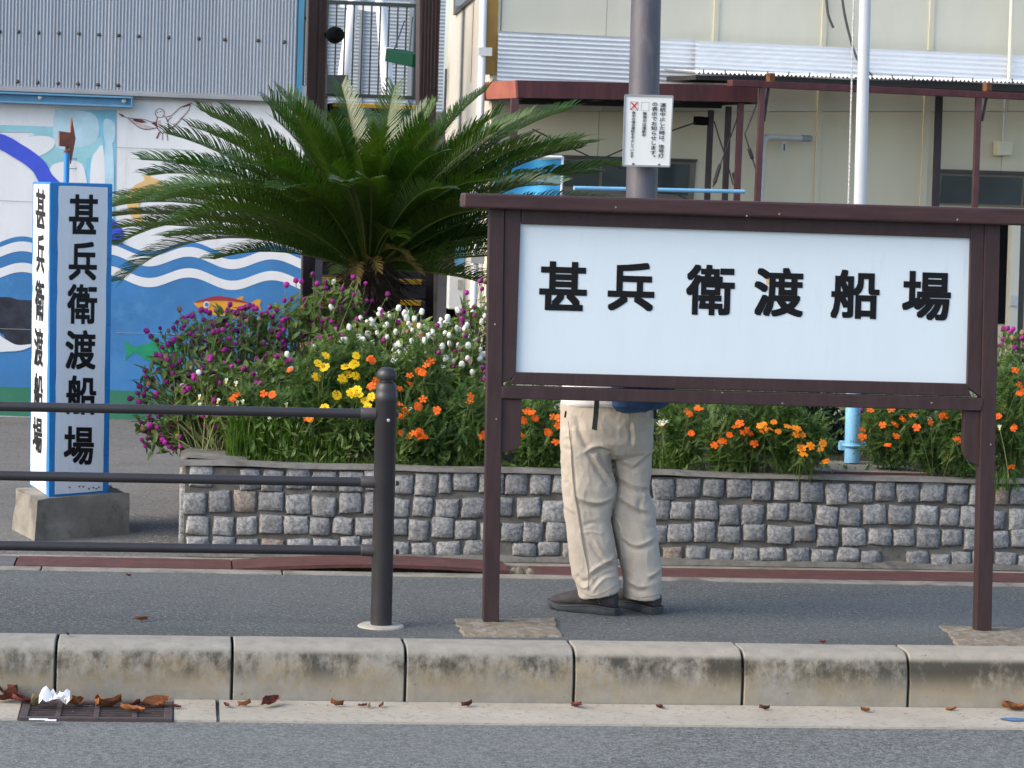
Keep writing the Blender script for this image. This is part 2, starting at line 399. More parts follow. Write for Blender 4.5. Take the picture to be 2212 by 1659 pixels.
def ribbon(mb, pl, pts, wpx, off=0.0, closed=False):   # painted stroke of wpx width
    P = [Vector((x, y)) for x, y in pts]; L = []; Q = []
    for i, p in enumerate(P):
        d = (P[min(i + 1, len(P) - 1)] - P[max(i - 1, 0)]).normalized(); nrm = Vector((-d.y, d.x))
        wv = wpx[i] if isinstance(wpx, (list, tuple)) else wpx
        L.append(p + nrm * wv / 2); Q.append(p - nrm * wv / 2)
    vs = [pl(a.x, a.y, off) for a in L] + [pl(a.x, a.y, off) for a in Q]; n = len(P)
    return mb.add(vs, [(i, i + 1, n + i + 1, n + i) for i in range(n - 1)])
def smooth_curve(pts, k=6):
    P = [Vector(p) for p in pts]; out = []
    for i in range(len(P) - 1):
        a, b, c, d = P[max(i - 1, 0)], P[i], P[i + 1], P[min(i + 2, len(P) - 1)]
        for j in range(k):
            t = j / k
            out.append(.5 * ((2 * b) + (c - a) * t + (2 * a - 5 * b + 4 * c - d) * t * t + (3 * b - a - 3 * c + d) * t ** 3))
    out.append(P[-1]); return out
def closed_curve(pts, k=5):
    P = [Vector(p) for p in pts]; n = len(P); out = []
    for i in range(n):
        a, b, c, d = P[i - 1], P[i], P[(i + 1) % n], P[(i + 2) % n]
        for j in range(k):
            t = j / k
            out.append(.5 * ((2 * b) + (c - a) * t + (2 * a - 5 * b + 4 * c - d) * t * t + (3 * b - a - 3 * c + d) * t ** 3))
    return out
_g = {}
def glyph(ch, bold):
    if (ch, bold) in _g: return _g[ch, bold]
    cu = bpy.data.curves.new('letter', 'FONT'); cu.body = ch; cu.size = 1; cu.offset = bold; cu.resolution_u = 3
    o = bpy.data.objects.new('letter', cu); C.objects.link(o)
    dg = bpy.context.evaluated_depsgraph_get()
    me = bpy.data.meshes.new_from_object(o.evaluated_get(dg))
    vs = [(v.co.x, v.co.y) for v in me.vertices]; fs = [tuple(p.vertices) for p in me.polygons]
    bpy.data.objects.remove(o); bpy.data.curves.remove(cu); bpy.data.meshes.remove(me)
    _g[ch, bold] = (vs, fs); return vs, fs
def put_glyph(mb, pl, ch, box, bold=.02, off=.001, slope=.03, lean=-.03, fit=True):
    x0, y0, x1, y1 = box; vs, fs = glyph(ch, 0)
    if fit:
        ax, bx = min(v[0] for v in vs), max(v[0] for v in vs); ay, by = min(v[1] for v in vs), max(v[1] for v in vs)
    else: ax, bx, ay, by = 0, 1, -.12, .88
    # heavy strokes: the outline is laid down once in the middle and again round it, each a hair deeper
    ring = [(bold * a, bold * b) for a, b in ((0, 0), (1, 1), (-1, 1), (-1, -1), (1, -1), (1, 0), (-1, 0), (0, 1), (0, -1))] if bold else [(0, 0)]
    if fit: ax -= bold; bx += bold; ay -= bold; by += bold
    for k, (sx, sy) in enumerate(ring):
        out = []
        for vx, vy in vs:
            u = (vx + sx - ax) / (bx - ax); v = (vy + sy - ay) / (by - ay)
            px = x0 + u * (x1 - x0) - lean * (v - .5) * (y1 - y0); py = y1 - v * (y1 - y0) + slope * (u - .5) * (x1 - x0)
            out.append(pl(px, py, off + .00012 * k))
        mb.add(out, fs)
# ================================================================== GROUND
Kb = on_z(1106, 1383, 0)                       # back edge of the kerb
KY = Kb.y; KF = KY - .19                       # kerb front face
def struct_sheet(name, pts, z, m, n=1):
    o = build(MB().poly([(x, y, z) for x, y in pts]), name, m, loc=V(0, 0, z)); return struct(o)
PF = on_z(1106, 1213, 0).y                     # planter front
CH1 = on_z(1106, 1249, 0).y; CH0 = on_z(1106, 1241, 0).y; CHr = on_z(1106, 1222, 0).y; CH2 = on_z(1106, 1217, 0).y
struct_sheet('road', [(-40, -25), (40, -25), (40, KF), (-40, KF)], -.2, 'road')
struct_sheet('pavement', [(-40, KY - .004), (40, KY - .004), (40, CH1), (-40, CH1)], -.002, 'walk')
struct_sheet('yard', [(-60, CH2), (60, CH2), (60, 90), (-60, 90)], -.004, 'yard')
struct_sheet('ground', [(-200, -200), (200, -200), (200, 300), (-200, 300)], -.26, 'yard')
# kerb: precast stones with rounded noses
kerb = struct(build(MB().box((-20, KF + .03, -.30), (20, KY - .02, -.06)), 'kerb', 'jointfill', loc=V(0, KY, 0)))
kpl = Plane((0, KF, 0), (0, -1, 0))
jx = [kpl(px, 1440).x for px in (120, 502, 877, 1242, 1607, 1965)]
stp = (jx[-1] - jx[0]) / 5
edges = [jx[0] - stp * k for k in range(6, 0, -1)] + jx + [jx[-1] + stp * k for k in range(1, 7)]
for i in range(len(edges) - 1):
    a, b = edges[i] + .0045, edges[i + 1] - .0045
    prof = [(KY, -.25), (KF + .0, -.25), (KF + .0, -.1), (KF + .012, -.040), (KF + .020, -.022), (KF + .032, -.010), (KF + .050, -.002), (KF + .07, .0025), (KY, .0025)]
    wob = [R.uniform(-.0025, .0025) for _ in range(4)]
    mb = MB(); nseg = 10
    ringv = []
    for k in range(nseg + 1):
        x = a + (b - a) * k / nseg
        for (y, z) in prof: mb.v.append(V(x, y + wob[0] + (wob[1] - wob[0]) * k / nseg, z + wob[2] * .6))
    m_ = len(prof)
    for k in range(nseg):
        for q in range(m_):
            q2 = (q + 1) % m_
            mb.f.append((k * m_ + q, k * m_ + q2, (k + 1) * m_ + q2, (k + 1) * m_ + q))
    mb.f.append(tuple(range(m_))); mb.f.append(tuple(nseg * m_ + q for q in reversed(range(m_))))
    build(mb, 'kerb_stone', 'kerb', kerb, smooth='auto', bevel=.004)
# gutter strip in the road's edge
GF = on_z(1106, 1567, -.2).y
gpl = Plane((0, 0, -.195), (0, 0, 1))
gx = [gpl(px, 1550).x for px in (41, 373, 471)]
gutter = struct(build(MB().box((-20, GF, -.28), (20, KF - .001, -.212)), 'gutter', 'jointfill', loc=V(0, GF, -.28)))
def gblock(a, b):
    mb = MB(); n = max(2, int((b - a) / .15))
    for k in range(n + 1):
        x = a + (b - a) * k / n; j = R.uniform(-.003, .003)
        mb.v += [V(x, GF + j, -.211), V(x, GF + j + .004, -.193), V(x, KF - .06, -.191), V(x, KF - .002, -.185)]
    for k in range(n):
        for q in range(3): mb.f.append((4 * k + q, 4 * k + 4 + q, 4 * k + 5 + q, 4 * k + 1 + q))
    mb.f.append((3, 2, 1, 0)); mb.f.append(tuple(4 * n + q for q in range(4)))
    return build(mb, 'gutter_block', 'gutter', gutter)
gblock(-20, gx[0] - .004); gblock(gx[1] + .004, gx[2] - .006); gblock(gx[2] + .006, 20)
bmk = MB()
c0 = gpl(2190, 1557.5)
bmk.poly([c0 + V(.045 * math.cos(a) * (1 + .2 * math.sin(3 * a)), .03 * math.sin(a), .0065) for a in [k * math.pi / 8 for k in range(16)]])
build(bmk, 'paint_mark', 'bluemark', gutter)
# drain grate
gr = thing('drain_grate', 'rusty iron grate let into the gutter under fallen leaves', 'drain grate', ((gx[0] + gx[1]) / 2, GF, -.205))
x0, x1 = gx[0], gx[1]; gy0, gy1 = GF - .006, KF - .03
fr = MB()
for a, b in (((x0, gy0), (x1, gy0 + .02)), ((x0, gy1 - .02), (x1, gy1)), ((x0, gy0 + .021), (x0 + .028, gy1 - .021)), ((x1 - .028, gy0 + .021), (x1, gy1 - .021))):
    fr.box((a[0], a[1], -.212), (b[0], b[1], -.187))
build(fr, 'frame', 'iron', gr, bevel=.002)
build(MB().box((x0, gy0, -.26), (x1, gy1, -.211)), 'pit', 'dark', gr)
for k in range(3):
    x = x0 + (x1 - x0) * (k + 1) / 4
    build(MB().box((x - .009, gy0 + .021, -.211), (x + .009, gy1 - .021, -.188)), 'divider', 'iron', gr, bevel=.002)
for k in range(7):
    y = gy0 + .026 + (gy1 - gy0 - .06) * k / 6
    for q in range(4):
        xa = x0 + (x1 - x0) * q / 4 + (.029 if q == 0 else .010); xb = x0 + (x1 - x0) * (q + 1) / 4 - (.029 if q == 3 else .010)
        build(MB().box((xa, y, -.2105), (xb, y + .008, -.1895)), 'bar', 'iron', gr)
# channel along the back of the pavement
chan = struct(build(MB().box((-20, CH1 + .001, -.2), (20, CH2 - .001, -.05)), 'drain_channel', 'dark', loc=V(0, CH1, -.2)))
zpl = Plane((0, 0, 0), (0, 0, 1))
ex = [zpl(px, y).x for px, y in ((85, 1240), (612, 1246), (1400, 1255))]
xs = [-20] + ex + [20]
for i in range(4):
    build(MB().box((xs[i] + .003, CH1, -.06), (xs[i + 1] - .003, CH0 - .002, .002)), 'channel_edge', 'concrete', chan, bevel=.003)
build(MB().box((-20, CHr + .002, -.06), (20, CH2, .003)), 'channel_edge', 'concrete', chan, bevel=.003)
def cover(xa, xb, za, zb, m, n=8, bow=0):
    mb = MB()
    for k in range(n + 1):
        t = k / n; x = xa + (xb - xa) * t; z = za + (zb - za) * t + bow * math.sin(math.pi * t)
        for y, zz in ((CH0, -.014), (CH0, 0), (CHr, .002), (CHr, -.012)): mb.v.append(V(x, y, z + zz))
    for k in range(n):
        for q in range(4):
            q2 = (q + 1) % 4; mb.f.append((4 * k + q, 4 * k + q2, 4 * k + 4 + q2, 4 * k + 4 + q))
    mb.f.append((0, 1, 2, 3)); mb.f.append(tuple(4 * n + q for q in (3, 2, 1, 0)))
    return build(mb, 'cover_strip', m, chan)
cx = [zpl(px, y).x for px, y in ((34, 1215), (500, 1219), (1092, 1230), (1150, 1232))]
cover(-6, cx[0] - .004, .003, .003, 'greycover')
cover(cx[0] + .004, cx[1] - .003, .004, .004, 'redcover')
cover(cx[1] + .003, cx[2], .004, .016, 'redcover', 14, .022)
cover(cx[3], 6, -.002, .004, 'redcover', 10, .003)
lump = MB()
for k in range(5):
    xx = cx[2] + (cx[3] - cx[2]) * (k + .5) / 5; lump.lathe((xx, (CH0 + CHr) / 2 - .01 + .01 * (k % 2), -.03), [(.012, 0), (.03, .012), (.022, .028), (.006, .034 + .006 * (k % 3))], 7)
build(lump, 'crumbled_edge', 'pad', chan)
# ================================================================== PLANTER
PH = .392
ppl = Plane((0, PF, 0), (0, -1, 0))
PX0 = ppl(388, 1100).x
PX1 = 7.5; PB = PF + 2.6
planter = thing('stone_planter', 'long low planter wall faced with rough grey granite setts in mortar', 'planter', (PX0, PF, 0))
core = MB()
core.box((PX0 + .02, PF + .023, -.02), (PX1, PF + .16, PH - .02))
core.box((PX0 + .02, PF + .161, -.02), (PX0 + .30, PB, PH - .02))
core.box((PX0 + .02, PB + .001, -.02), (PX1, PB + .16, PH - .02))
build(core, 'mortar_wall', 'mortar', planter)
# uneven mortar rim on top
rim = MB(); n = 90
xs_ = [PX0 - .005 + (PX1 - PX0) * (k / n) ** 1.0 for k in range(n + 1)]
for k, x in enumerate(xs_):
    e = .006 * noise.noise(V(x * 3, 1, 0)); zt = PH + .010 * noise.noise(V(x * 2.2, 5, 0)); zb = PH - .013 + .010 * noise.noise(V(x * 7, 9, 0))
    bk = PF + .15 + .02 * noise.noise(V(x * 2, 3, 3))
    rim.v += [V(x, PF + .03, zb), V(x, PF + .004 + e, zb), V(x, PF + .002 + e, zt - .014), V(x, PF + .02, zt), V(x, PF + .09, zt + .003), V(x, bk, zt - .006)]
for k in range(n):
    for q in range(5): rim.f.append((6 * k + q, 6 * k + 6 + q, 6 * k + 7 + q, 6 * k + 1 + q))
rim.f.append(tuple(range(5, -1, -1)))
build(rim, 'mortar_rim', 'mortar', planter, smooth='auto')
lr = MB(); n = 14
for k in range(n + 1):
    y = PF + .155 + (PB - PF) * k / n; j = .01 * noise.noise(V(y * 3, 2, 0))
    lr.v += [V(PX0 - .004 + j, y, PH - .04), V(PX0 + .004 + j, y, PH - .01), V(PX0 + .03, y, PH + .003 + j), V(PX0 + .28 + j * 2, y, PH - .004 + j)]
for k in range(n):
    for q in range(3): lr.f.append((4 * k + q, 4 * k + 1 + q, 4 * k + 5 + q, 4 * k + 4 + q))
build(lr, 'mortar_rim', 'mortar', planter, smooth='auto')
foot = MB(); n = 80
for k in range(n + 1):
    x = PX0 - .02 + (PX1 - PX0) * k / n; h = .018 + .012 * noise.noise(V(x * 5, 4, 1)); d = .02 + .012 * noise.noise(V(x * 4, 8, 1))
    foot.v += [V(x, PF - d, 0), V(x, PF + .0, h), V(x, PF + .04, h + .012)]
for k in range(n):
    for q in range(2): foot.f.append((3 * k + q, 3 * k + 3 + q, 3 * k + 4 + q, 3 * k + 1 + q))
build(foot, 'mortar_foot', 'mortar', planter, smooth='auto')
def sett_mesh(seed):
    rr = random.Random(seed); mb = MB(); g = 6; U = (0, .075, .34, .66, .925, 1)
    c4 = [V(-.5 + rr.uniform(0, .06), -.5 + rr.uniform(0, .06)), V(.5 - rr.uniform(0, .07), -.5 + rr.uniform(0, .09)), V(.5 - rr.uniform(0, .09), .5 - rr.uniform(0, .06)), V(-.5 + rr.uniform(0, .09), .5 - rr.uniform(0, .06))]
    for j in range(g):
        for i in range(g):
            u, v_ = U[i], U[j]
            p = (c4[0] * (1 - u) + c4[1] * u) * (1 - v_) + (c4[3] * (1 - u) + c4[2] * u) * v_
            edge = max(abs(u - .5), abs(v_ - .5)) * 2
            cor = abs(u - .5) * abs(v_ - .5) * 4
            p = p * (1 - .05 * cor)
            jit = .022 if 0 < i < g - 1 and 0 < j < g - 1 else .026
            d = .017 + rr.uniform(-.0028, .0028) - (.0065 if edge > .9 else 0) - .002 * cor
            mb.v.append(V(p.x + rr.uniform(-jit, jit), -d, p.y + rr.uniform(-jit, jit)))
    for j in range(g - 1):
        for i in range(g - 1):
            a = j * g + i; mb.f.append((a, a + 1, a + g + 1, a + g))
    ring = [i for i in range(g)] + [j * g + g - 1 for j in range(1, g)] + [(g - 1) * g + i for i in range(g - 2, -1, -1)] + [j * g for j in range(g - 2, 0, -1)]
    b = len(mb.v)
    for r_ in ring: mb.v.append(V(mb.v[r_].x * 1.02, .03, mb.v[r_].z * 1.02))
    for k in range(len(ring)):
        k2 = (k + 1) % len(ring); mb.f.append((ring[k2], ring[k], b + k, b + k2))
    me = bpy.data.meshes.new('granite_sett'); me.from_pydata([tuple(v) for v in mb.v], [], mb.f); me.materials.append(M['granite']); me.polygons.foreach_set('use_smooth', [i < 25 for i in range(len(me.polygons))]); return me
setts = [sett_mesh(s_) for s_ in range(14)]
def sett(x, y, z, wd, h, rz=0):
    o = bpy.data.objects.new('granite_sett', R.choice(setts)); C.objects.link(o); o.parent = planter
    o.location = V(x, y, z) - planter.location; o.scale = (wd * R.choice((1, -1)), 1.0, h * R.choice((1, 1, -1)))
    o.rotation_euler = (R.uniform(-.035, .035), R.uniform(-.07, .07), rz + R.uniform(-.06, .06))
rows = [(.326, .094), (.225, .092), (.131, .088), (.047, .068)]
for ri, (zc, h) in enumerate(rows):
    x = PX0 + .012 + R.uniform(0, .03)
    while x < 5.6:
        wd = R.choice((.086, .092, .096, .10, .104, .108, .055 if R.random() < .35 else .094))
        hh = h * R.uniform(.86, 1.08)
        z = zc + R.uniform(-.010, .010) + (-.006 * (x - 1) if ri == 3 else 0) * .4
        if not (R.random() < .035):
            sett(x + wd / 2, PF + .027, z, wd * 1.10, hh * 1.08)
        x += wd + R.uniform(.004, .013)
for ri, (zc, h) in enumerate(rows):
    y = PF + .05
    while y < PB:
        wd = R.uniform(.08, .10); sett(PX0 + .018, y + wd / 2, zc + R.uniform(-.006, .006), wd, h, -math.pi / 2); y += wd + R.uniform(.01, .025)
SOIL = PH - .03
struct(build(MB().poly([(PX0 + .2, PF + .13, SOIL), (PX1, PF + .13, SOIL), (PX1, PB, SOIL + .05), (PX0 + .2, PB, SOIL + .05)]), 'soil', 'soil'))
# ================================================================== PAVEMENT FURNITURE
def footing(name, px, label):
    pts = [zpl(x, y) for x, y in px]; mb = MB(); out = []
    for i in range(len(pts)):
        a, b = pts[i], pts[(i + 1) % len(pts)]
        for k in range(6):
            p = a.lerp(b, k / 6); out.append(p + V(R.uniform(-.012, .012), R.uniform(-.008, .008), 0))
    c = sum(out, V(0, 0, 0)) / len(out)
    n = len(out); mb.v = [p + V(0, 0, -.01) for p in out] + [p.lerp(c, .06) + V(0, 0, .003 + R.uniform(0, .004)) for p in out] + [p.lerp(c, .4) + V(0, 0, .006 + R.uniform(0, .008)) for p in out] + [c + V(0, 0, .012)]
    for r_ in range(2):
        for k in range(n):
            k2 = (k + 1) % n; mb.f.append((r_ * n + k, r_ * n + k2, (r_ + 1) * n + k2, (r_ + 1) * n + k))
    for k in range(n): mb.f.append((2 * n + k, 2 * n + (k + 1) % n, 3 * n))
    tag(build(mb, name, 'pad', smooth='auto'), label, 'concrete pad')
footing('concrete_footing', [(992, 1375), (980, 1338), (1200, 1336), (1222, 1377)], 'rough concrete patch round the left post of the name board')
footing('concrete_footing', [(2062, 1395), (2030, 1353), (2235, 1357), (2260, 1398)], 'rough concrete patch round the right post of the name board')
# name board
A = on_z(1061, 1351); B = on_z(2127, 1369); d_ = (B - A).normalized()
spl = Plane(A, (d_.y, -d_.x, 0))
sb = thing('name_board', 'wide white ferry landing name board in brown frame on two posts', 'sign', (A + B) / 2)
def piece(name, pts, off, thick, m='brown', parent=None, bevel=.003):
    mb = MB(); slab(mb, spl, pts, off, thick); return build(mb, name, m, parent or sb, bevel=bevel)
piece('post', [(1057, 440), (1090, 440), (1078, 1354), (1044, 1354)], 0, .056)
piece('post', [(2128, 474), (2161, 476), (2142, 1371), (2109, 1371)], 0, .056)
piece('frame_stile', [(1090.5, 440), (1126, 440), (1114, 812), (1083, 830)], -.006, .042)
piece('frame_stile', [(2098, 474), (2127.5, 474), (2119, 858), (2089, 836)], -.006, .042)
piece('frame_rail', [(1126.5, 440), (2097.5, 474), (2097.5, 514.5), (1126.5, 484)], -.0065, .040)
piece('frame_rail', [(1114.5, 804), (2089, 829), (2099, 857), (1099, 830)], -.0065, .040)
piece('beam', [(1084, 834), (2127, 860.5), (2120, 888), (1083, 861)], .003, .058)
cap = MB()
cz = [spl(1003, 417, .04), spl(2225, 452, .04), spl(2225, 488, .04), spl(1001, 449, .04)]
cap.prism(cz, -spl.n * .16); build(cap, 'cap_rail', 'brownlite', sb, bevel=.008, seg=3)
arc = lambda cx_, cy_, r_, a0, a1: [(cx_ + r_ * math.cos(a0 + (a1 - a0) * k / 8), cy_ + r_ * math.sin(a0 + (a1 - a0) * k / 8)) for k in range(9)]
piece('bracket', [(1083, 861.5), (1127, 862.5), (1125, 950)] + arc(1102, 952, 23, 0, math.pi / 2) + [(1081.5, 978)], -.010, .036, bevel=.002)
piece('bracket', [(2119, 889), (2083, 887.5), (2081, 960)] + arc(2121, 966, 40, math.pi, math.pi * .60) + [(2117, 1006)], -.010, .036, bevel=.002)
piece('name_panel', [(1115, 474), (2108, 504), (2100, 840), (1105, 815)], -.022, .006, 'signwhite', bevel=0)
boxes = [('甚', (1165, 565, 1268, 671)), ('兵', (1313, 567, 1414, 672)), ('衛', (1482, 572, 1587, 681)), ('渡', (1629, 578, 1736, 684)), ('船', (1795, 583, 1900, 689)), ('場', (1949, 586, 2054, 692))]
for ch, bx in boxes:
    mb = MB(); put_glyph(mb, spl, ch, bx, .027, -.0205); build(mb, 'letter', 'black', sb)
for x, y, a_, b_ in ((1820, 644, 4, 6), (1658, 606, 3, 8), (1702, 634, 3, 4), (1656, 622, 4, 3), (2026, 628, 4, 2)):
    piece('glue_mark', [(x - a_, y - b_), (x + a_, y - b_ + .3), (x + a_, y + b_), (x - a_, y + b_)], -.0212, .0006, 'mgold', bevel=0)
for x, y in ((1613, 466), (1683, 462), (2068, 474), (1244, 836), (1560, 848), (1690, 871), (2012, 870), (1069, 700), (1072, 905), (2140, 960), (1330, 447)):
    piece('paint_chip', [(x - 1.6, y - 1.2), (x + R.uniform(1, 2.5), y - 1.4), (x + 1.8, y + 1.5), (x - 1.2, y + R.uniform(1, 3))], .041 if y < 480 else .0036, .0006, 'cap', bevel=0)
# guard rail
FP = on_z(823, 1352); fpl = Plane(FP, (0, -1, 0))
gd = thing('guard_rail', 'charcoal tubular guard rail with a domed end post', 'guard rail', FP)
pt = fpl(836, 800); pb = FP
ax = (pt - pb); H = ax.length
prof = [(.0385, 0), (.0385, H - .115), (.0405, H - .112), (.0405, H - .085), (.0385, H - .082), (.0385, H - .070), (.036, H - .055), (.031, H - .045), (.022, H - .040), (.022, H - .034), (.034, H - .030), (.0375, H - .018), (.034, H - .004), (.024, H + .007), (.010, H + .012)]
build(MB().lathe(pb, prof, 28, ax), 'post', 'rail', gd, smooth='auto')
build(MB().lathe(pb - V(0, 0, .002), [(.085, 0), (.082, .005), (.075, .008)], 26), 'collar', 'cap', gd, smooth='auto')
for (ya, yb, yc) in ((877.5, 893, 894), (1027, 1041, 1042), (1178, 1188.5, 1190)):
    a = fpl(0, ya); b = fpl(800, yb); a = a + (a - b) * .8; b = fpl(815, yc)
    build(MB().tube([a, b], .0172, 16), 'rail', 'rail', gd, smooth='auto')
    dd = (b - a).normalized(); s0 = fpl(779, yb - .6)
    sl_ = build(MB().tube([s0, s0 + dd * .003, fpl(812, yc)], [.0195, .0215, .0215], 16), 'sleeve', 'railsleeve', gd, smooth='auto')
    q = fpl(858, yc + 2); build(MB().lathe(q + V(-.004, 0, 0), [(.009, 0), (.009, .007), (.004, .011)], 10, (1, 0, 0)), 'bolt', 'rail', gd, smooth='auto')
q = fpl(857 - 18, 908, .037)
build(MB().lathe(q, [(.006, 0), (.006, .004), (.002, .006)], 10, (0, -1, 0)), 'rivet', 'silver', gd, smooth='auto')
# blue edged pillar sign
PB0 = [on_z(76, 1168), on_z(281, 1151), None, on_z(27, 1142)]
PB0[2] = PB0[1] + PB0[3] - PB0[0]
pil = thing('pillar_sign', 'square white pillar sign with blue edges and black vertical characters', 'pillar sign', PB0[0].lerp(PB0[2], .5))
top = .178
mb = MB(); N_ = 8
for lvl in range(4):
    z = -.01 + (top + .01) * lvl / 3
    for i in range(4):
        for k in range(N_):
            p = PB0[i].lerp(PB0[(i + 1) % 4], k / N_); cc = PB0[0].lerp(PB0[2], .5)
            p = p.lerp(cc, .015 * lvl) + V(R.uniform(-1, 1), R.uniform(-1, 1), 0) * .0045
            mb.v.append(V(p.x, p.y, z + (R.uniform(-.006, .004) if lvl == 3 else 0)))
m_ = 4 * N_
for lvl in range(3):
    for k in range(m_): mb.f.append((lvl * m_ + k, lvl * m_ + (k + 1) % m_, (lvl + 1) * m_ + (k + 1) % m_, (lvl + 1) * m_ + k))
mb.f.append(tuple(3 * m_ + k for k in range(m_)))
build(mb, 'plinth', 'concrete', pil, smooth='auto')
q0 = on_z(105, 1081, top - .012); q1 = on_z(235, 1070, top - .012); q3 = on_z(64, 1051, top - .012); q2 = q1 + q3 - q0
vpf = Plane(q0, ((q1 - q0).y, -(q1 - q0).x, 0)); t0 = vpf(108, 393); vpl = Plane(q0, (q3 - q0).cross(t0 - q0))
if vpl.n.dot(EYE - q0) < 0: vpl.n = -vpl.n
t0 = vpf(108, 393); t1 = vpf(243.5, 397); t3 = vpl(70.5, 392); t2 = t1 + t3 - t0
build(MB().hexa([q0, q1, q2, q3, t0, t1, t2, t3]), 'body', 'blue', pil, bevel=.006)
def ppanel(name, pl, pts, m, off):
    out = []
    for i in range(4):                     # brushed edges
        a, b = Vector(pts[i]), Vector(pts[(i + 1) % 4]); n = max(2, int((b - a).length / 28))
        for k in range(n):
            p = a.lerp(b, k / n); out.append((p.x + R.uniform(-.7, .7), p.y + R.uniform(-.7, .7)))
    mb = MB(); slab(mb, pl, out, off, .003); return build(mb, name, m, pil)
pf = ppanel('front_panel', vpf, [(127, 401), (233, 404.5), (222.5, 1060), (118.5, 1068)], 'pwhite', .002)
pl_ = ppanel('side_panel', vpl, [(73, 397), (106.5, 398.5), (99, 1068), (65.5, 1046)], 'pwhite', .002)
for ch, bx in [('甚', (149.5, 420, 213, 506)), ('兵', (149, 522, 209.5, 606)), ('衛', (145.5, 614, 210, 700)), ('渡', (141.5, 713, 207, 798)), ('船', (143, 811, 208, 896)), ('場', (138, 921, 203, 1004))]:
    mb = MB(); put_glyph(mb, vpf, ch, bx, .024, .0035, .02, -.015); build(mb, 'letter', 'black', pil)
for ch, bx in [('甚', (77, 410, 97.5, 495)), ('兵', (78.5, 508, 95.5, 592)), ('衛', (75.5, 607, 95, 695)), ('渡', (73.5, 710, 92.5, 793)), ('船', (72.5, 808, 92, 890)), ('場', (70.5, 903, 90.5, 980))]:
    mb = MB(); put_glyph(mb, vpl, ch, (bx[0], bx[1] - 2, bx[2], bx[3] - 2), .022, .0035, .25, -.01); build(mb, 'letter', 'black', pil)
for i, px in enumerate((150, 172, 180, 192, 202, 208, 214)):
    y = 1058 + R.uniform(-6, 3) - px * .02; mb = MB()
    mb.poly([vpf(px + 2.2 * R.uniform(.5, 1.5) * math.cos(a), y + 2 * R.uniform(.5, 1.3) * math.sin(a), .0034) for a in [k * math.pi / 4 for k in range(8)]]); build(mb, 'rust_spot', 'rust', pil)
for k in range(5):
    for px, y0_ in ((238.5, 420),):
        c_ = vpf(px - k * 2.0, y0_ + k * 140, .001); build(MB().lathe(c_, [(.006, 0), (.005, .003), (.002, .004)], 8, vpf.n), 'rivet', 'blue', pil)
top_c = t0.lerp(t2, .36)
sp0 = at(143, 396, (t0 - EYE).dot(FWD) + .1); sp1 = at(144.5, 330, (sp0 - EYE).dot(FWD))
build(MB().tube([sp0 - V(0, 0, .03), sp1], .0125, 12), 'spindle', 'blue', pil, smooth='auto')
vp = Plane(sp1, vpf.n)
mb = MB(); mb.prism([vp(x * .336, y * .336, .004) for x, y in ((383, 843), (455, 852), (462, 748), (487, 890), (457, 1055), (450, 945), (383, 940))], -vp.n * .008)
vane = build(mb, 'arrow_plate', 'vane', pil, bevel=.001)
build(MB().lathe(sp1, [(.013, 0), (.014, .006), (.008, .012), (.008, .03)], 10), 'bearing', 'rust', pil, smooth='auto')
for y in (1021, 1084):
    a = vp(445 * .336, y * .336, 0); b = vp(490 * .336, y * .336 + .4, 0)
    build(MB().tube([a, b], .0018, 6).tube([b - V(0, 0, .007), b + V(0, 0, .007)], .0016, 6), 'peg', 'trimblue', pil)
# ================================================================== MURAL BUILDING (left background)
mp0 = on_z(250, 904.5); mpl = facing(mp0, 0.0)
mb_ = thing('mural_shed', 'blue grey corrugated shed on a wall painted with a sea mural', 'building', (mpl(300, 900).x, mp0.y, 0))
xr = mpl(650, 600).x; xl = mpl(-700, 600).x
ztop = mpl(300, 205).z
# plain wall split where the sea starts
build(MB().box((xl, mp0.y, -.05), (xr, mp0.y + .2, ztop + .1)), 'wall', 'mwall', mb_)
def mural(name, pts, m, off, label=None, parent=None):
    mb = MB(); mb.poly([mpl(x, y, off) for x, y in pts]); o = build(mb, name, m, parent or mb_)
    if label: o['label'] = label
    return o
wave = lambda x, A=12.0: 601.4 + .033 * (x - 410) - A * math.cos(2 * math.pi * (x - 410) / 180)
XS = [-700 + 1350 * k / 180 for k in range(181)]
mural('painted_sea', [(x, wave(x) - 10 - 25 - 20 - 12 - .018 * (x - 320) * 0) for x in XS] + [(650, 868), (-700, 816)], 'mblue', .002)
def wband(y0, y1, m, off):
    mb = MB(); n = len(XS)
    mb.v = [mpl(x, wave(x) + y0, off) for x in XS] + [mpl(x, wave(x) + y1, off) for x in XS]
    mb.f = [(i, n + i, n + i + 1, i + 1) for i in range(n - 1)]
    return build(mb, 'painted_wave', m, mb_)
wband(-10, 10, 'mwall', .004); wband(-56, -35, 'mwall', .004)
mural('painted_ground', [(-700, 813), (650, 856), (650, 921), (-700, 872)], 'mgreen', .0035)
c5 = lambda P: [(x * .25, 345.6 + y * .25) for x, y in P]
c1 = lambda P: [(x * .336, y * .336) for x, y in P]
c7 = lambda P: [(259.2 + x * .2188, 570.3 + y * .2188) for x, y in P]
# blue arch, left
arcp = smooth_curve([(-330, 520), (-250, 400), (-140, 315), (-20, 302), (40, 327), (82, 358), (104, 392), (160, 440), (225, 480), (250, 505), (247, 522)], 6)
mb = MB(); ribbon(mb, mpl, [(p[0], p[1]) for p in [(q.x, q.y) for q in [Vector((a[0], a[1], 0)) for a in arcp]]], 33, .008); build(mb, 'painted_arch', 'marc', mb_)
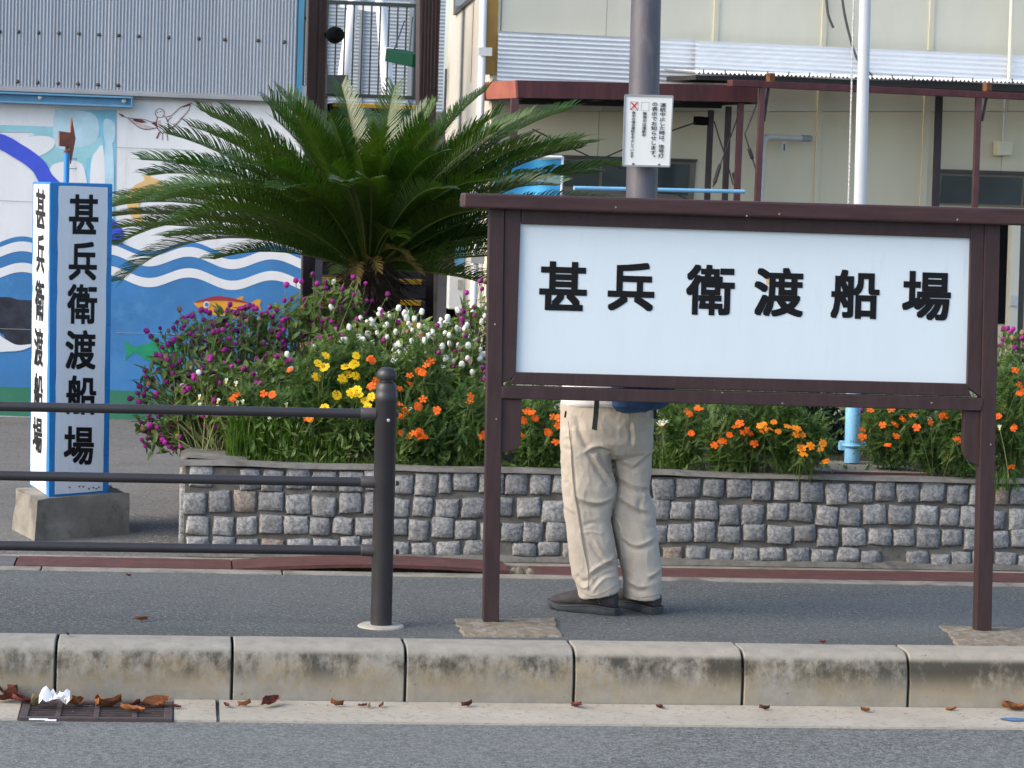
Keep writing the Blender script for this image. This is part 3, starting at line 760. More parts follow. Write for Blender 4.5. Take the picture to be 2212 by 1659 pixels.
# pale blue scenery panel
mural('painted_sky', c1([(355, 706), (748, 706), (738, 1500), (355, 1500)]), 'msky', .004)
for oi, P in enumerate(([(360, 712), (520, 712), (610, 740), (640, 830), (610, 910), (520, 945), (360, 940)], [(668, 770), (735, 790), (735, 900), (700, 930), (672, 905)], [(672, 970), (728, 960), (722, 1500), (672, 1500)])):
    mural('painted_patch', [(q.x, q.y) for q in closed_curve([Vector((a, b, 0)) for a, b in c1(P)], 4)], 'mpale', .006 + .0004 * oi)
mural('painted_band', c1([(-900, 770), (352, 815), (352, 935), (300, 940), (200, 850), (-100, 850), (-900, 830)]), 'mteal', .004)
mural('painted_band', c1([(120, 905), (200, 870), (300, 875), (440, 945), (660, 880), (668, 1000), (560, 1020), (545, 1180), (300, 1180), (250, 1000)]), 'mteal', .0052)
for P in ([(115, 920), (180, 880), (300, 875), (352, 905), (330, 960), (240, 1005), (160, 985)], [(320, 1090), (400, 1040), (500, 1040), (545, 1100), (550, 1300), (320, 1300)], [(585, 1050), (620, 970), (665, 955), (668, 1300), (585, 1300)]):
    mural('painted_cloud', [(q.x, q.y) for q in closed_curve([Vector((a, b, 0)) for a, b in c1(P)], 5)], 'mwall', .007)
def cc(P, k=5): return [(q.x, q.y) for q in closed_curve([Vector((a, b, 0)) for a, b in P], k)]
# whale at the far left
wh = mural('painted_whale', cc(c5([(-700, 1500), (-500, 1300), (-200, 1200), (60, 1185), (160, 1207), (330, 1225), (400, 1330), (330, 1590), (160, 1602), (60, 1560), (-60, 1480)])), 'mblack', .004)
mural('belly', cc(c5([(-500, 1500), (-100, 1470), (40, 1545), (150, 1598), (300, 1590), (200, 1640), (60, 1655), (-300, 1660)])), 'mwall', .0065, parent=wh)
# gold dolphin
mural('painted_dolphin', c5([(1215, 124), (1250, 128), (1285, 122), (1308, 152), (1360, 166), (1420, 190), (1470, 235), (1455, 268), (1400, 262), (1330, 285), (1300, 320), (1295, 365), (1270, 350), (1262, 312), (1225, 330), (1203, 380), (1205, 440), (1230, 500), (1275, 590), (1200, 552), (1135, 490), (1100, 410), (1098, 320), (1125, 255), (1180, 208), (1250, 178), (1243, 145)]), 'mgold', .004)
# orange fish
fsh = mural('painted_fish', cc(c7([(728, 385), (790, 365), (960, 335), (1130, 352), (1290, 392), (1250, 450), (1120, 500), (980, 512), (860, 485), (770, 430)]), 4), 'morange', .004, 'orange painted fish with a red back')
mural('back', cc(c7([(732, 382), (850, 338), (960, 317), (1080, 330), (1200, 360), (1292, 390), (1180, 378), (1050, 362), (880, 364)]), 4), 'mred', .006, parent=fsh)
mural('tail_fin', c7([(1285, 392), (1320, 365), (1360, 345), (1395, 356), (1380, 405), (1398, 458), (1350, 450), (1310, 420)]), 'morange', .0045, parent=fsh)
mural('fin', c7([(1135, 345), (1180, 325), (1222, 317), (1212, 358)]), 'morange', .0045, parent=fsh)
mural('fin', c7([(1110, 505), (1180, 495), (1160, 545), (1130, 540)]), 'morange', .0045, parent=fsh)
ec = c7([(855, 400)])[0]
circ = lambda c_, r_, n=14: [(c_[0] + r_ * math.cos(2 * math.pi * k / n), c_[1] + r_ * math.sin(2 * math.pi * k / n)) for k in range(n)]
mural('eye', circ(ec, 7), 'mwall', .0075, parent=fsh); mural('eye', circ(ec, 4.6), 'mblue', .009, parent=fsh)
gf = mural('painted_fish', c7([(40, 770), (90, 785), (145, 822), (220, 797), (300, 782), (330, 720), (375, 718), (405, 775), (470, 800), (560, 805), (620, 840), (560, 890), (470, 930), (400, 950), (300, 958), (240, 945), (210, 905), (145, 870), (90, 910), (50, 956), (68, 870)]), 'mfish', .004, 'green painted fish')
mural('fin', c7([(345, 940), (410, 940), (400, 1000), (375, 1022), (345, 1000)]), 'mfish', .005, parent=gf)
# bird drawn in brown lines   (coordinates of a close-up, 0.15625 px each)
cb = lambda P: [(259.2 + x * .15625, 155.5 + y * .15625) for x, y in P]
bd = mural('painted_bird', cb([(510, 650), (540, 630), (620, 620), (655, 690), (668, 780), (660, 840), (590, 850), (545, 800), (515, 740)]), 'mwall', .0025)
def stroke(P, w, m='mbrown', off=.004):
    mb = MB(); q = smooth_curve([Vector((a, b, 0)) for a, b in cb(P)], 4); ribbon(mb, mpl, [(a.x, a.y) for a in q], w, off); build(mb, 'line', m, bd)
stroke([(550 + 62 * math.cos(a), 570 + 62 * math.sin(a)) for a in [k * math.pi / 8 for k in range(17)]], 1.3)
for P, w_ in (([(520, 625), (505, 690), (515, 770), (545, 810), (580, 850)], 2.0), ([(600, 605), (640, 640), (668, 720), (672, 800), (660, 845)], 1.8), ([(580, 850), (620, 835), (665, 848)], 1.8),
              ([(-20, 575), (60, 620), (180, 645), (330, 655), (430, 690), (495, 690)], 1.3), ([(110, 640), (180, 700), (260, 765), (360, 795), (440, 785), (510, 770)], 1.3),
              ([(640, 620), (720, 595), (800, 520), (860, 480), (1000, 430)], 1.5), ([(660, 680), (690, 640), (720, 630)], 1.5), ([(975, 460), (940, 540), (860, 630), (760, 740), (690, 785)], 1.3),
              ([(545, 830), (525, 880), (505, 920)], 3), ([(670, 835), (760, 845), (820, 855)], 2.2), ([(588, 860), (585, 945)], 1.3), ([(650, 855), (660, 950)], 1.6)):
    stroke(P, w_)
for P in ([(-20, 570), (40, 590), (70, 625), (20, 615)], [(860, 490), (930, 445), (1000, 425), (960, 465)], [(430, 705), (500, 695), (510, 760), (480, 740)], [(672, 760), (715, 770), (680, 800)], [(170, 645), (300, 660), (370, 695), (300, 705), (200, 680)]):
    mb = MB(); mb.poly([mpl(x, y, .0045) for x, y in cb(P)]); build(mb, 'shading', 'mbrown', bd)
for P in ([(120, 640), (300, 720), (480, 770), (360, 792), (250, 760)], [(690, 780), (800, 680), (930, 540), (880, 600), (760, 740)], [(520, 680), (560, 660), (580, 740), (560, 790), (530, 750)]):
    mb = MB(); mb.poly([mpl(x, y, .0036) for x, y in cb(P)]); build(mb, 'shading', 'mpink', bd)
for x, y in ((520, 560), (565, 547)):
    mb = MB(); mb.poly([mpl(a, b, .0045) for a, b in circ(cb([(x, y)])[0], 1.2, 8)]); build(mb, 'eye', 'mbrown', bd)
# formwork joints in the painted wall
for P in ([(250, 318), (420, 325)], [(-60, 431), (70, 436)], [(250, 718), (640, 731)], [(-60, 708), (70, 712)]):
    mb = MB(); ribbon(mb, mpl, P, 1.1, .0095); build(mb, 'joint_line', 'flash', mb_)
# corrugated cladding: small wave sheets
cl = MB(); pitch = .0216; zb, zt = mpl(300, 197).z, 3.6
xR = mpl(640, 120).x; nx = int((xR - xl) / pitch * 6); CO = mp0.y - .055
for i in range(nx + 1):
    x = xR - i * pitch / 6; ph = 2 * math.pi * i / 6; y = CO + .0034 * math.cos(ph) + .0012 * noise.noise(V(x * 1.1, 0, 0))
    zz = zb + (mpl(0, 190).z - mpl(300, 197).z) * 0
    cl.v += [V(x, y, zz), V(x, y, zt)]
for i in range(nx): cl.f.append((2 * i, 2 * i + 1, 2 * i + 3, 2 * i + 2))
build(cl, 'corrugated_cladding', 'corr', mb_, smooth=True)
build(MB().box((xl, CO + .012, zb - .5 + .45), (xR, mp0.y + .2, zt)), 'cladding_backing', 'flash', mb_)
build(MB().box((xl, CO - .02, zb - .028), (xR + .01, mp0.y + .01, zb - .001)).box((xl, CO - .026, zb - .034), (xR + .01, CO - .0205, zb - .012)), 'flashing', 'flash', mb_, bevel=.002)
build(MB().box((xR + .004, CO - .02, zb - .02), (xR + .04, CO + .3, zt)), 'corner_trim', 'trimblue', mb_)
cpl = Plane((0, CO - .004, 0), (0, -1, 0))
for x, y in [(-4, 203), (120, 204), (249, 209), (378, 213), (508, 216), (636, 223), (764, 228), (893, 234), (1085, 241), (1278, 248), (1446, 255), (1660, 261), (1829, 270), (113, 525), (242, 530), (372, 535), (501, 540), (630, 545), (759, 549)]:
    p = cpl(x * .336, y * .336); build(MB().lathe(p + V(0, .006, 0), [(.014, 0), (.0125, .004), (.008, .009), (.003, .013)], 9, (0, -1, 0)), 'bolt', 'bolt', mb_)
# I-beam under the cladding
bb = MB(); z1_, z0_ = mpl(150, 198).z - .02, mpl(150, 228).z; xb = mpl(287, 215, .1).x
bb.box((xl, mp0.y - .10, z0_), (xb, mp0.y - .001, z0_ + .012)).box((xl, mp0.y - .10, z1_ - .012), (xb, mp0.y - .001, z1_)).box((xl, mp0.y - .06, z0_ + .0121), (xb, mp0.y - .045, z1_ - .0121)).box((xb - .012, mp0.y - .0985, z0_ + .0122), (xb - .002, mp0.y - .061, z1_ - .0122))
beam_ = build(bb, 'steel_beam', 'beamblue', mb_, bevel=.002)
bpl = Plane((0, mp0.y - .06, 0), (0, -1, 0))
for x, y in ((259, 628), (798, 650)):
    build(MB().lathe(bpl(x * .336, y * .336), [(.016, 0), (.016, .008), (.008, .010), (.007, .02)], 8, (0, -1, 0)), 'bolt', 'silver', beam_)
# ================================================================== STAIRS OVER THE FLOOD WALL
Z0 = 18.0
stair = thing('flood_wall_stairs', 'dark checker plate stairs with yellow nosings behind the palm', 'stairs', at(810, 700, 17))
for j in range(-5, 12):
    Zj = Z0 + .35 * j; zj = .795 + .13 * j
    # right end of each tread
    pr = at(918, 400, Zj); xrgt = pr.x; xlft = xrgt - .80; y = pr.y
    build(MB().box((xlft, y + .02, zj - .13), (xrgt + .03, y + .40, zj - .004)), 'step', 'stairdark', stair)
    build(MB().box((xlft + .02, y - .004, zj - .034), (xrgt, y + .06, zj)), 'nosing', 'yellow', stair, bevel=.003)
def P3(px, py, Z): return at(px, py, Z)
sr0 = at(953, 400, 15.9); sr1 = at(953, 400, 22.2)
mb = MB()
for off in (0,):
    a0, a1 = V(sr0.x, sr0.y, 0), V(sr1.x, sr1.y, 0)
    mb.prism([a0 + V(0, 0, -.05), a0 + V(0, 0, .25), a1 + V(0, 0, 2.55), a1 + V(0, 0, -.05)], V(.06, 0, 0))
build(mb, 'stringer', 'stairdark', stair)
sl0 = at(702, 400, 15.9); sl1 = at(702, 400, 22.2)
mb = MB(); a0, a1 = V(sl0.x, sl0.y, 0), V(sl1.x, sl1.y, 0)
mb.prism([a0 + V(0, 0, -.05), a0 + V(0, 0, .45), a1 + V(0, 0, 2.55), a1 + V(0, 0, -.05)], V(-.05, 0, 0))
build(mb, 'stringer', 'stairdark', stair)
# flood wall behind and gate frame
fw = at(800, 400, 22.6)
tag(build(MB().box((fw.x - 3, fw.y, 0), (fw.x + 6, fw.y + .35, 2.2)), 'flood_wall', 'concrete'), 'concrete flood wall at the head of the checker plate stairs', 'wall')
# portal columns
def column(pts, Z, th, m, label, cat, name, ribs=0):
    pl = facing(at(*pts[0], Z), 0); mb = MB(); slab(mb, pl, pts, 0, th)
    root = thing(name, label, cat, pl(*pts[-1]))
    build(mb, 'shaft', m, root, bevel=.006); return pl, root
cpl1, col1 = column([(668, -60), (709, -60), (690, 700), (651, 700)], 17.75, .3, 'brown', 'tall dark brown steel column beside the blue grey shed', 'column', 'steel_column')
mb = MB(); slab(mb, cpl1, [(692, -60), (698, -60), (678, 700), (673, 700)], .012, .011); build(mb, 'rib', 'brown', col1)
cpl2, col2 = column([(907, -60), (955, -60), (938, 330), (936, 700), (905, 700), (905, 240)], 18.6, .3, 'brown', 'ribbed dark brown column right of the barred gate', 'column', 'steel_column')
for k in range(6):
    x = 912 + k * 7.5; mb = MB(); slab(mb, cpl2, [(x, -60), (x + 3.0, -60), (x - 4, 220), (x - 7, 220)], .012, .011); build(mb, 'rib', 'brown', col2)
# barred gate at the head of the stairs
gp = facing(at(820, 200, 21.3), 0)
gt = thing('barred_gate', 'tall gate of thin vertical bars at the head of the stairs', 'gate', gp(800, 212))
def gbar(name, a, b, w_, m='bars'):
    build(MB().bar(gp(*a), gp(*b), w_), name, m, gt)
gbar('top_rail', (700, 4), (906, 13), .03); gbar('bottom_rail', (700, 204), (906, 212), .03)
for k in range(11):
    x = 709 + k * 18.9; gbar('bar', (x, 4 + .04 * (x - 700)), (x - 6.5, 204 + .04 * (x - 700)), .012)
gbar('stile', (904, 10), (897, 214), .05)
ad = MB(); slab(ad, gp, [(704, 161), (752, 162), (752, 204), (704, 203)], .05, .02)
tag(build(ad, 'dark_board', 'bars', bevel=.003), 'dark blank board fixed low on the barred gate', 'board')
fl = facing(at(640, 100, 19.6), 0)
sf = thing('side_fence', 'narrow strip of dark barred fence beside the blue corner trim', 'fence', fl(660, 212))
for x in (655, 661, 667): build(MB().bar(fl(x, -40), fl(x - 7, 212), .014), 'bar', 'bars', sf)
for y in (38, 40, 205): build(MB().bar(fl(645, y), fl(672, y + 1), .014), 'rail', 'bars', sf)
# lamp on the column
lp = at(721, 75, 17.55); mb = MB()
mb.lathe(lp + V(0, .06, 0), [(.02, -.02), (.052, 0), (.058, .03), (.050, .09), (.036, .12), (.01, .13)], 18, (.25, -1, 0))
lm = tag(build(mb, 'round_lamp', 'dark', smooth='auto', loc=lp), 'round black lamp on the brown steel column', 'lamp')
build(MB().bar(lp + V(0, .05, 0), lp + V(-.055, .07, 0), .03), 'arm', 'dark', lm)
# white derrick and shed beyond
dr = thing('white_frame', 'white tubular A-frame standing behind the barred gate', 'frame', at(800, 240, 24))
for a, b in (((768, 0 - 30), (742, 170)), ((820, -30), (839, 212))):
    build(MB().tube([P3(*a, 23.6), P3(*b, 23.6)], [.05, .055], 12), 'leg', 'pipe', dr, smooth='auto')
build(MB().bar(P3(735, 9, 23.6), P3(818, 20, 23.6), .06), 'crossbar', 'pipe', dr)
bx = MB().bar(P3(838, 117, 20.8), P3(908, 132, 20.2), .13, .10)
gb = tag(build(bx, 'green_box', 'lampgreen', bevel=.006), 'dark green box hung on cords in front of the barred gate', 'box')
eb = at(838, 117, 20.75); build(MB().bar(eb, at(848, 119.1, 20.70), .135, .105), 'end_cap', 'pipe', gb)
for a, b in (((852, 106), (874, 45)), ((885, 112), (891, 37))):
    build(MB().tube([P3(*a, 20.6), P3(*b, 21.25)], .006, 6), 'cord', 'bars', gb)
sh = thing('grey_shed', 'far grey shed clad in horizontal corrugated sheets', 'shed', at(800, 240, 27))
shp = facing(at(800, 120, 27), 0); mb = MB(); za, zb_ = 1.2, 5.5; xa, xbb = shp(560, 100).x, shp(960, 100).x
nz = int((zb_ - za) / .036 * 4)
for i in range(nz + 1):
    z = za + i * .009; y = shp.p.y + .007 * math.cos(2 * math.pi * i / 4); mb.v += [V(xa, y, z), V(xbb, y, z)]
for i in range(nz): mb.f.append((2 * i, 2 * i + 1, 2 * i + 3, 2 * i + 2))
build(mb, 'cladding', 'scorr', sh, smooth=True)
for px in (697, 775, 882): build(MB().box((shp(px, 100).x, shp.p.y - .025, za), (shp(px + 9, 100).x, shp.p.y - .009, zb_)), 'batten', 'flash', sh)
build(MB().box((xa, shp.p.y + .02, 0), (xbb, shp.p.y + 2, zb_ - .02)), 'body', 'flash', sh)
# ================================================================== BEIGE BUILDING (right background)
BC = at(1072, 400, 16.2); BANG = math.radians(14.5)
bpl = facing(BC, BANG)
if bpl.n.dot(EYE - BC) < 0: bpl.n = -bpl.n
bd_ = V(math.cos(BANG), math.sin(BANG), 0)      # along the front
beige = thing('beige_building', 'cream panelled workshop building with white corrugated band above its canopy', 'building', V(BC.x, BC.y, 0))
def bp(name, pts, m, off=0.0, th=.03, bevel=0, parent=None):
    mb = MB(); slab(mb, bpl, pts, off, th); return build(mb, name, m, parent or beige, bevel=bevel)
core = MB(); o0 = V(BC.x, BC.y, 0) - bpl.n * .05
core.hexa([o0, o0 + bd_ * 7, o0 + bd_ * 7 - bpl.n * 3, o0 + V(.6, 2.9, 0)] + [p + V(0, 0, 4.2) for p in (o0, o0 + bd_ * 7, o0 + bd_ * 7 - bpl.n * 3, o0 + V(.6, 2.9, 0))])
build(core, 'core', 'beige', beige)
J = [1083, 1310, 1547, 1781, 2013, 2186, 2420]     # joint positions near y = 50
def lean(x, y): return x - (.036 + .0000115 * (x - 1106)) * (y - 50)
for i in range(len(J) - 1):
    a, b = J[i] + .6, J[i + 1] - .6
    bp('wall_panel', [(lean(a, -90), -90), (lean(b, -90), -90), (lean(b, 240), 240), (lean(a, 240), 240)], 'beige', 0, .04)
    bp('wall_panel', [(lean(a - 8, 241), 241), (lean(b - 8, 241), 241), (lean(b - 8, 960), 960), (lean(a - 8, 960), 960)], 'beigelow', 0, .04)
for x in (1547, 1781, 2013): bp('batten', [(lean(x - 5, -90), -90), (lean(x + 5, -90), -90), (lean(x + 5, 112), 112), (lean(x - 5, 108), 108)], 'beigelite', .012, .011)
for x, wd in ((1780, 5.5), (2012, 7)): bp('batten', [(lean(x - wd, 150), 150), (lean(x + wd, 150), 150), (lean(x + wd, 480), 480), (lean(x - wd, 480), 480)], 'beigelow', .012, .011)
dp = MB(); dp.tube([bpl(2188, -60, .10), bpl(2179, 180, .10)], .013, 10); build(dp, 'conduit', 'beige', beige, smooth='auto')
# white corrugated band: horizontal small waves
def hcorr(name, tl, tr, br, bl, pitch, amp, off, m='wcorr'):
    mb = MB(); TL, TR, BR, BL = (bpl(*p, off) for p in (tl, tr, br, bl))
    n = max(4, int((TL - BL).length / pitch) * 6)
    for i in range(n + 1):
        t = i / n; d = bpl.n * amp * math.cos(2 * math.pi * i / 6)
        mb.v += [TL.lerp(BL, t) + d, TR.lerp(BR, t) + d]
    for i in range(n): mb.f.append((2 * i, 2 * i + 2, 2 * i + 3, 2 * i + 1))
    return build(mb, name, m, beige, smooth=True)
hcorr('corrugated_band', (1077, 67), (1506, 86.5), (1506, 215), (1073, 192), .0265, .005, .04)
hcorr('corrugated_band', (1503, 88), (2420, 130), (2420, 230), (1501, 172), .0245, .005, .075)
# side wall, downpipe, ochre board
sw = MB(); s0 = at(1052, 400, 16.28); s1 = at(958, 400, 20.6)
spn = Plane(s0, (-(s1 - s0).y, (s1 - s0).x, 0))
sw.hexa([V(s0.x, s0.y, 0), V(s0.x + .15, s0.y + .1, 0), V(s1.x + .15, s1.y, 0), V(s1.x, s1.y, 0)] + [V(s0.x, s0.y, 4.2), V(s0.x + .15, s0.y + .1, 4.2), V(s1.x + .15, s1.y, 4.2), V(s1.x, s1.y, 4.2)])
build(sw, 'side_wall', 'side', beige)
if spn.n.dot(EYE - s0) < 0: spn.n = -spn.n
def sp(name, pts, m, off, th, bevel=0, parent=None):
    mb = MB(); slab(mb, spn, pts, off, th); return build(mb, name, m, parent or beige, bevel=bevel)
wn = sp('window', [(981, -60), (1026, -60), (1020, -3), (979, 33)], 'framedark', .02, .03)
sp('pane', [(984, -60), (1016, -60), (1014, -6), (983, 24)], 'glass', .023, .003, parent=wn)
sp('joint_line', [(1022, 0), (1023, 0), (1017, 178), (1016, 178)], 'tan', .004, .004)
bp('corner_board', [(1054, -60), (1078, -60), (1072, 161), (1047, 161)], 'tan', .02, .06)
bp('corner_post', [(1071, -60), (1084, -60), (1062, 640), (1049, 640)], 'beigelite', .012, .05)
pipe = MB(); pipe.tube([at(1046, -60, 16.05), at(1040, 180, 16.05), at(1036, 300, 16.05), at(1022, 680, 16.05), at(1020, 735, 16.05)], .022, 14)
dpp = build(pipe, 'downpipe', 'pipe', beige, smooth='auto')
for y in (111, 330, 560): build(MB().bar(at(1034 - .036 * (y - 111), y, 16.02), at(1063 - .036 * (y - 111), y + 1, 16.02), .008, .05), 'clamp', 'silver', dpp)
mbx = MB(); mpp = facing(at(985, 620, 16.4), 0); slab(mbx, mpp, [(970, 591), (1004, 588), (1000, 668), (968, 668)], 0, .12)
mt = tag(build(mbx, 'meter_box', 'meter', bevel=.006), 'pale grey electric meter box left of the white downpipe', 'meter box')
mbx = MB(); slab(mbx, mpp, [(989, 604), (998, 604), (998, 625), (989, 625)], .006, .0055); build(mbx, 'dial_window', 'cap', mt)
mbx = MB(); slab(mbx, mpp, [(984, 500), (1008, 500), (1003, 574), (982, 574)], .02, .02); tag(build(mbx, 'blue_plate', 'beamblue'), 'plain blue plate above the grey meter box', 'plate')
mbx = MB(); slab(mbx, mpp, [(962, 540), (1008, 540), (1002, 589), (958, 589)], -.01, .05); tag(build(mbx, 'dark_bracket', 'brown'), 'dark brown backing board behind the plain blue plate', 'board')
# windows under the canopy
def window(frame, glasses, pl=bp, m='frame', th=.05):
    wdo = pl('window', frame, m, .02, .05, .002)
    for g in glasses: pl('pane', g, 'glass', .024, .0035, 0, wdo)
window([(1205, 340), (1505, 349), (1498, 437), (1195, 431)], [[(1211, 346), (1296, 349), (1293, 404), (1208, 402)], [(1303, 349), (1390, 352), (1387, 416), (1300, 409)], [(1396, 352), (1491, 355), (1486, 422), (1392, 416)]])
bp('lintel', [(1195, 334), (1507, 344), (1507, 349), (1195, 340)], 'framedark', .04, .019)
window([(2027, 371), (2420, 383), (2412, 456), (2020, 441)], [[(2036, 379), (2210, 384), (2205, 443), (2031, 438)], [(2216, 384), (2400, 390), (2395, 450), (2211, 443)]])
bp('lintel', [(2025, 365), (2420, 377), (2420, 384), (2025, 372)], 'framedark', .04, .019)
# lower right: doors seen past the name board
bp('doorway', [(2155, 480), (2186, 481), (2176, 700), (2148, 700)], 'dark', .006, .005)
dj = bp('door_jamb', [(2187, 480), (2205, 481), (2196, 760), (2178, 760)], 'beige', .06, .05)
bp('door_seal', [(2206, 480), (2218, 481), (2208, 760), (2197, 760)], 'framedark', .05, .04)
bp('latch', [(2186, 638), (2199, 640), (2198, 662), (2185, 660)], 'meter', .075, .014)
# ================================================================== CANOPIES
def bpx(px, py, off): return bpl(px, py, off)
rc = thing('long_canopy', 'long lean-to canopy with thin maroon edge beam on dark posts', 'canopy', bpl(1900, 460, .9))
# roof: corrugated sheets falling towards the viewer, edge on
ro = MB(); e0 = bpl(1501, 157.0, .55); e1 = bpl(2460, 186, .55); w0 = e0 - bpl.n * .46 + V(0, 0, .03); w1 = e1 - bpl.n * .46 + V(0, 0, .03)
n = 640
for i in range(n + 1):
    t = i / n; d = V(0, 0, .0065 * math.cos(2 * math.pi * i / 6)); ro.v += [e0.lerp(e1, t) + d, w0.lerp(w1, t) + d]
for i in range(n): ro.f.append((2 * i, 2 * i + 2, 2 * i + 3, 2 * i + 1))
build(ro, 'roof_sheet', 'wcorr', rc, smooth=True)
un = MB(); un.prism([bpl(1503, 162, .53), bpl(2460, 190, .53), bpl(2460, 206, .53), bpl(1503, 172, .53)], -bpl.n * .42); build(un, 'purlin', 'under', rc)
for k in range(22):
    t = (k + .4) / 22; p = e0.lerp(e1, t); build(MB().tube([p + V(0, 0, -.002), p + V(0, 0, .022)], .004, 6), 'hook_bolt', 'bolt', rc)
BO = .82
mb = MB(); mb.prism([bpl(1582, 172, BO), bpl(2460, 213, BO), bpl(2460, 227, BO), bpl(1582, 186, BO)], -bpl.n * .07); build(mb, 'edge_beam', 'maroon', rc, bevel=.003)
for px, py in ((1659, 167), (2127, 188)):
    build(MB().bar(bpl(px, py, BO - .03), bpl(px + 11, py + .4, BO - .03), .05), 'bracket', 'rust', rc)
def post(name, top, bot, wd, off, m, parent):
    build(MB().bar(bpl(*top, off), bpl(*bot, off), wd, wd, (0, 1, 0)), name, m, parent, bevel=.003)
post('post', (1647, 187), (1620, 780), .036, .80, 'redpost', rc)
post('post', (2114, 208), (2093, 780), .036, .80, 'redpost', rc)
post('post', (2029, 200), (2009, 780), .042, .16, 'steeldark', rc)
for a, b in (((1660, 190), (1650, 262)), ((2131, 210), (2121, 262))): build(MB().bar(bpl(*a, .78), bpl(*b, .78), .014), 'brace', 'steeldark', rc)
# small canopy, left
F0 = at(1117, 173, 15.55); fd = bd_; fn = bpl.n; cpl_ = Plane(F0, fn)
sc = thing('small_canopy', 'deep maroon fascia canopy with rust stains standing on cross braced posts', 'canopy', V(F0.x, F0.y, 0) + fd * .7)
def cp(name, pts, m, off=0, th=.03, bevel=.002):
    mb = MB(); slab(mb, cpl_, pts, off, th); return build(mb, name, m, sc, bevel=bevel)
cp('fascia', [(1117, 173), (1638, 185), (1636, 221), (1119, 211)], 'maroon', 0, .03)
fb0 = cpl_(1117, 173); fb1 = cpl_(1119, 211)
ds = -fn * .62
mb = MB(); mb.prism([fb0 - fn * .0305, fb0 - fn * .0305 + ds, fb1 - fn * .0305 + ds, fb1 - fn * .0305], fd * .02); build(mb, 'side_fascia', 'oxide', sc)  # 'oxide' is the maroon fascia red with left sunlight put into the colour
mb = MB(); a0 = cpl_(1122, 177, -.032); a1 = cpl_(1634, 189, -.032); mb.hexa([a0 - V(0, 0, .012), a1 - V(0, 0, .012), a1 + ds - V(0, 0, .012), a0 + ds - V(0, 0, .012), a0, a1, a1 + ds, a0 + ds]); build(mb, 'roof_deck', 'under', sc)
for k in range(4):
    a = cpl_(1124 + 2, 205, -.05).lerp(cpl_(1630, 216, -.05), k / 3); build(MB().bar(a, a + ds * .95, .04, .05), 'joist', 'steeldark', sc)
cp('header', [(1122, 211.5), (1560, 220), (1560, 234), (1122, 225)], 'under', -.25, .05)
def cbar(name, a, b, wd, off, m, off2=None): build(MB().bar(cpl_(*a, off), cpl_(*b, off2 if off2 is not None else off), wd, wd, (0, 1, 0)), name, m, sc, bevel=.002)
cbar('post', (1112, 212), (1090, 760), .045, -.05, 'redpost')
cbar('post', (1536, 238), (1513, 760), .034, -.30, 'steeldark')
cbar('post', (1574, 230), (1552, 760), .034, -.18, 'steeldark')
cbar('post', (1600, 222), (1578, 760), .036, -.04, 'redpost')
mb = MB(); slab(mb, cpl_, [(1510, 251), (1531, 253), (1530, 271), (1509, 269)], -.26, .08); build(mb, 'junction_box', 'dark', sc, bevel=.003)
def rod(pts, wd=.009, off=-.3):
    build(MB().tube([cpl_(x, y, off) for x, y in pts], wd / 2, 7), 'brace_rod', 'steeldark', sc)
def turn(a, b, off=-.3):
    build(MB().tube([cpl_(*a, off), cpl_(a[0] * .85 + b[0] * .15, a[1] * .85 + b[1] * .15, off), cpl_(a[0] * .15 + b[0] * .85, a[1] * .15 + b[1] * .85, off), cpl_(*b, off)], [.005, .012, .012, .005], 8), 'turnbuckle', 'steeldark', sc)
rod([(1150, 279), (1230, 318), (1300, 350), (1352, 366), (1500, 438)]); rod([(1240, 372), (1300, 343), (1400, 300), (1510, 262)])
rod([(1543, 262), (1554, 300), (1568, 340), (1584, 400)], off=-.1); rod([(1594, 252), (1578, 296), (1560, 345), (1540, 404)], off=-.1)
rod([(1634, 226), (1622, 258), (1609, 290), (1620, 325), (1634, 370)], off=-.02); turn((1556, 353), (1542, 400), -.1); turn((1617, 318), (1626, 345), -.02); turn((1584, 372), (1590, 395), -.1)
mb = MB().tube([cpl_(1240, 406, .12), cpl_(1608, 414, .12)], .0125, 10); tag(build(mb, 'blue_pipe', 'lblue', smooth='auto'), 'pale blue pipe running across the canopy posts', 'pipe')
# pipe with hanging tag, box, cables on the beige wall
wp = thing('wall_pipe', 'grey bent water pipe with hanging tag on the beige wall', 'pipe', bpl(1650, 460, .1))
pts = [bpl(1655, 800, .10), bpl(1645, 440, .10), bpl(1650.5, 312, .10), bpl(1652, 300, .10), bpl(1658, 295.5, .10), bpl(1668, 295, .10), bpl(1720, 298, .10), bpl(1749, 299.5, .10)]
pts[0] = bpl(1630, 800, .10); pts[1] = bpl(1644, 440, .10)
build(MB().tube(pts, .0155, 12), 'pipe', 'meter', wp, smooth='auto')
build(MB().tube([bpl(1732, 298.7, .10), bpl(1752, 299.6, .10)], .021, 12), 'coupling', 'flash', wp, smooth='auto')
build(MB().tube([bpl(1651.4, 308, .10), bpl(1653, 299, .10), bpl(1660, 295.3, .10)], .021, 12), 'elbow', 'meter', wp, smooth='auto')
mb = MB(); slab(mb, bpl, [(1690.5, 306), (1698.5, 306), (1698, 329), (1690, 329)], .13, .006); tg = build(mb, 'tag', 'fpole', wp)
mb = MB(); slab(mb, bpl, [(1693, 310), (1696, 310), (1695.6, 325), (1692.6, 325)], .1315, .001); build(mb, 'mark', 'framedark', tg)
jb = MB(); slab(jb, bpl, [(2157.5, 305), (2189, 306), (2187.5, 336.5), (2156, 336)], .075, .07)
jbo = tag(build(jb, 'junction_box', 'beigelite', bevel=.008), 'cream junction box below a conduit on the beige wall', 'junction box')
build(MB().tube([bpl(2171, 210, .03), bpl(2166.5, 305, .03)], .008, 8), 'conduit', 'meter', jbo)
